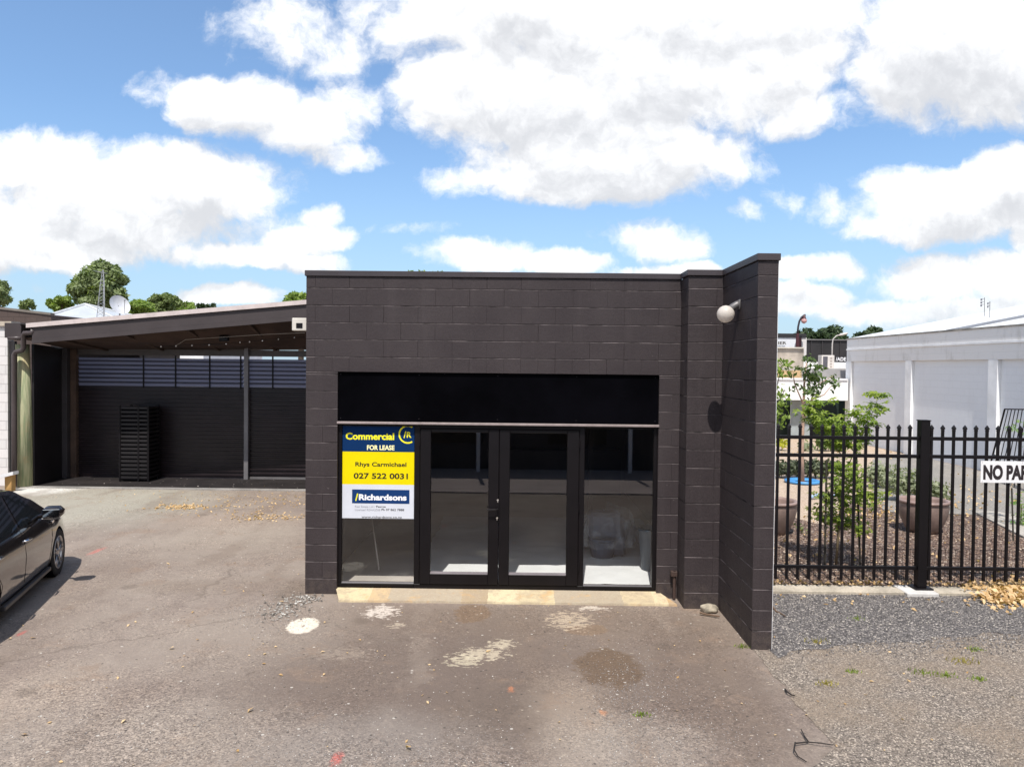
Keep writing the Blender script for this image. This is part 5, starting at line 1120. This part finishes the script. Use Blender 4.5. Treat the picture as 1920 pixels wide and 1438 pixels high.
def car():
    t = thing('black_car', 'black saloon car cut by the left edge with its nose pointing away', 'car')
    ss = [-3.52,-3.42,-3.3,-3.1]+[-2.95+.1*i for i in range(34)]+[.5,.6,.68,.75,.81,.86]
    ring = []
    for s in ss:
        h = interp(HALF, s); tp = interp(TOP, s); bt = interp(BOT, s); H = tp-bt
        prof = [(0,bt),(h*.72,bt),(h*.93,bt+.02),(h*.965,bt+.10*H),(h*.985,bt+.30*H),(h*1.0,bt+.55*H),(h*.985,bt+.72*H),(h*.955,bt+.86*H),(h*.915,bt+.955*H),(h*.86,tp),(h*.5,tp+.025),(0,tp+.035)]
        ring.append(prof)
    bm = bmesh.new(); L = []
    for s, pr in zip(ss, ring):
        row = [bm.verts.new((s, -y, z)) for y, z in pr]+[bm.verts.new((s, y, z)) for y, z in reversed(pr[1:-1])]; L.append(row)
    n = len(L[0])
    for a, c in zip(L, L[1:]):
        for i in range(n): bm.faces.new((a[i], a[(i+1)%n], c[(i+1)%n], c[i]))
    bm.faces.new(L[0]); bm.faces.new(list(reversed(L[-1]))); bmesh.ops.recalc_face_normals(bm, faces=bm.faces)
    me = bpy.data.meshes.new('body'); bm.to_mesh(me); bm.free(); body = bpy.data.objects.new('body', me); COL.objects.link(body)
    cut = []
    for ax in (0, -WB):
        for sd_ in (-1, 1):
            mb = MB(); mb.lathe([(0,-.24),(.355,-.24),(.355,.24),(0,.24)], (ax, sd_*.80, .335), 40, 'Y'); bmm = bmesh.new()
            o = mb.build('cutter', None); bmm.from_mesh(o.data); bmesh.ops.remove_doubles(bmm, verts=bmm.verts, dist=1e-4); bmesh.ops.recalc_face_normals(bmm, faces=bmm.faces); bmm.to_mesh(o.data); bmm.free()
            md = body.modifiers.new('cut', 'BOOLEAN'); md.object = o; md.operation = 'DIFFERENCE'; md.solver = 'EXACT'; cut.append(o)
    dg = bpy.context.evaluated_depsgraph_get(); nm = bpy.data.meshes.new_from_object(body.evaluated_get(dg))
    bpy.data.objects.remove(body)
    for o in cut: bpy.data.objects.remove(o)
    nm.materials.clear(); nm.materials.append(carp); nm.polygons.foreach_set('use_smooth', [True]*len(nm.polygons)); nm.set_sharp_from_angle(angle=R(32))
    body = bpy.data.objects.new('body', nm); link(body, t)
    # greenhouse
    RF = [(-3.1,1.02),(-2.75,1.19),(-2.3,1.36),(-1.9,1.425),(-1.45,1.435),(-1.1,1.40),(-.7,1.22),(-.25,.95)]
    def gh(s, u, out=0.0):           # u 0 = belt, 1 = roof edge; right side
        top = interp(RF, s); k = max(0, (top-.96)/.475); bw, rw_ = .815, .815-.235*k
        return Vector((s, -(bw+(rw_-bw)*u+out), .95+(top-.95)*u*(.955 if k > .2 else 1)))
    mb = MB(); ss2 = [-3.1+2.85*i/36 for i in range(37)]; n = 9
    for s in ss2:
        e = gh(s, 1); top = interp(RF, s); pr = [gh(s, 0), gh(s, .5), e, Vector((s, e.y*.80, top)), Vector((s, 0, top+.012))]
        pr += [Vector((p.x, -p.y, p.z)) for p in reversed(pr[:-1])]; mb.V += [tuple(p) for p in pr]
    for i in range(36):
        for j in range(n-1): mb.F.append((i*n+j, i*n+j+1, (i+1)*n+j+1, (i+1)*n+j))
    rf = mb.build('roof', carp, t, True); rf.data.set_sharp_from_angle(angle=R(35))
    gm = pbr('car_glass', (.012,.014,.016), .03, 0, .05, 2, 0, 1, .8)
    def side(name, pts, out, mt, sd_):
        m_ = MB(); vs = [gh(s, u, out) for s, u in pts]; m_.add([(v.x, v.y*-sd_ if sd_ > 0 else v.y, v.z) for v in vs], [tuple(range(len(vs)))]); return m_.build(name, mt, t)
    for sd_ in (-1, 1):
        fw = [(-.50,.06),(-.95,.86),(-1.40,.90),(-1.44,.05)]; bw = [(-1.53,.05),(-1.50,.90),(-2.0,.90),(-2.35,.80),(-2.62,.30),(-2.55,.06)]
        def dens(p):
            o = []
            for i in range(len(p)):
                a, c = p[i], p[(i+1)%len(p)]
                for k in range(5): o.append((a[0]+(c[0]-a[0])*k/5, a[1]+(c[1]-a[1])*k/5))
            return o
        for w_ in (fw, bw):
            q = dens(w_); cen = (sum(a for a, _ in q)/len(q), sum(a for _, a in q)/len(q)); m_ = MB(); vs = [gh(*cen, .006)]+[gh(s, u, .006) for s, u in q]
            if sd_ > 0: vs = [Vector((v.x, -v.y, v.z)) for v in vs]
            m_.add(vs, [(0, 1+i, 1+(i+1)%len(q)) for i in range(len(q))]); m_.build('window', gm, t)
        # doors: shut lines as fine grooves of dark rubber, handles
        def seam(pts, r_=.0045):
            m_ = MB(); P3 = []
            for (s, f) in pts:
                h = interp(HALF, s); tp = interp(TOP, s); bt = interp(BOT, s); H = tp-bt
                ks = [(0,.93),(.10,.965),(.30,.985),(.55,1.0),(.72,.985),(.86,.955),(.955,.915),(1,.86)]
                y = h*interp([(a, b_) for a, b_ in ks], f); P3.append(Vector((s, sd_*(y-.001), bt+f*H)))
            m_.tube(P3, r_, 5); m_.build('door_seam', M['black_matt'], t)
        seam([(-1.47,.06+.1*i) for i in range(10)]); seam([(-.42+.012*i,.08+.1*i) for i in range(10)]); seam([(-.42-.105*i,.075) for i in range(19)]); seam([(-2.30+.02*i,.08+.09*i) for i in range(4)]+[(-2.25-.1*i,.36+.12*i) for i in range(1,5)])
        for s0 in (-1.36, -2.32):
            m_ = MB(); h = interp(HALF, s0); m_.tube([(s0+.11,sd_*h*.965,.80),(s0+.08,sd_*(h*.975+.022),.80),(s0-.08,sd_*(h*.975+.022),.805),(s0-.11,sd_*h*.965,.805)], .014, 8); m_.build('door_handle', pbr('chrome', (.75,.75,.77), .12, 1.0), t, True)
        # mirror on its foot
        m_ = MB(); m_.bbox(-.87,-.68,-.125,.125,-.075,.075,.05, Matrix.Translation((0, sd_*1.0, 1.03))); mr = m_.build('mirror', carp, t, True)
        m_ = MB(); m_.tube([(-.70,sd_*.81,.96),(-.76,sd_*.90,.985)], .028, 8); m_.build('mirror_foot', carp, mr)
        m_ = MB(); m_.bbox(-.875,-.855,-.10,.10,-.05,.05,.006, Matrix.Translation((-.008, sd_*1.0, 1.03))); m_.build('mirror_glass', pbr('mirror_silver', (.5,.52,.53), .05, 1), mr)
        m_ = MB(); m_.tube([(-.865,sd_*(1.0+k*.022-.11),1.03-.071) for k in range(11)], .008, 6); m_.build('mirror_trim', pbr('chrome', (0,0,0)), mr)
        m_ = MB(); h = interp(HALF,-.5); m_.bbox(-.36,-.26,sd_*h*.985-.006,sd_*h*.985+.006,.80,.835,.003); m_.build('side_badge', pbr('chrome', (0,0,0)), t)
        m_ = MB(); m_.bbox(-WB+.42,-.42,sd_*.855-.03,sd_*.855+.03,.175,.235,.012); m_.build('sill', pbr('sill_grey', (.045,.042,.043), .4), t)
        m_ = MB(); m_.bbox(.45,.78,-.13,.13,.60,.72,.04, Matrix.Translation((0,sd_*.60,0)) @ Matrix.Rotation(sd_*-.45,4,'Z')); m_.build('headlight', pbr('lamp_lens', (.45,.47,.5), .08), t)
        m_ = MB(); m_.bbox(-3.50,-3.30,sd_*.62-.15,sd_*.62+.15,.70,.84,.03); m_.build('tail_light', pbr('tail_red', (.25,.01,.012), .15), t)
    ws = MB(); a = [gh(-.30,.0), gh(-.98,.93)]
    ws.add([(-.33,-.70,.985),(-.33,.70,.985),(-1.05,.50,1.385),(-1.05,-.50,1.385)], [(0,1,2,3)]); ws.build('windscreen', gm, t)
    ws = MB(); ws.add([(-3.0,-.62,1.09),(-2.35,-.50,1.365),(-2.35,.50,1.365),(-3.0,.62,1.09)], [(0,1,2,3)]); ws.build('rear_window', gm, t)
    rub = pbr('tyre_rubber', (.014,.013,.013), .8, 0, .2, 20); alloy = pbr('alloy', (.42,.41,.41), .3, .85, .1, 10); hub = pbr('wheel_dark', (.02,.02,.02), .5)
    for ax in (0, -WB):
        for sd_ in (-1, 1):
            wy = sd_*.775; m_ = MB(); m_.lathe([(.225,-.09),(.295,-.10),(.322,-.08),(.33,-.04),(.33,.04),(.322,.08),(.295,.10),(.225,.09),(.225,-.09)], (ax,wy,.33), 36, 'Y'); wl = m_.build('wheel', rub, t, True)
            f = sd_; m_ = MB(); m_.lathe([(.222,f*-.08),(.222,f*.085),(.232,f*.095),(.214,f*.098),(.208,f*.06)], (ax,wy,.33), 36, 'Y')
            for k in range(10):
                a_ = 2*math.pi*(k//2)/5+(.17 if k % 2 else -.17)+.3; b_ = 2*math.pi*(k//2)/5+(.05 if k % 2 else -.05)+.3
                m_.tube([(ax+.045*math.cos(b_), wy+f*.078, .33+.045*math.sin(b_)), (ax+.212*math.cos(a_), wy+f*.085, .33+.212*math.sin(a_))], [.015,.011], 6)
            m_.lathe([(.0,f*.094),(.035,f*.092),(.055,f*.08),(.055,f*.06)], (ax,wy,.33), 16, 'Y'); m_.build('rim', alloy, wl, True)
            m_ = MB(); m_.lathe([(.0,f*.02),(.215,f*.02)], (ax,wy,.33), 24, 'Y'); m_.build('brake_disc', hub, wl)
            m_ = MB(); m_.lathe([(.345,-.12),(.345,.11)], (ax,sd_*.74,.335), 32, 'Y'); m_.lathe([(0,-.12),(.345,-.12)], (ax,sd_*.74,.335), 32, 'Y') if sd_ > 0 else m_.lathe([(0,.12),(.345,.12)], (ax,sd_*.74,.335), 32, 'Y'); m_.build('wheel_arch', M['black_matt'], t)
    return t
c_ = car(); c_.location = (-6.52, .41, 0); c_.rotation_euler = (0, 0, R(107.4)); c_.scale = (.90,.90,.90)
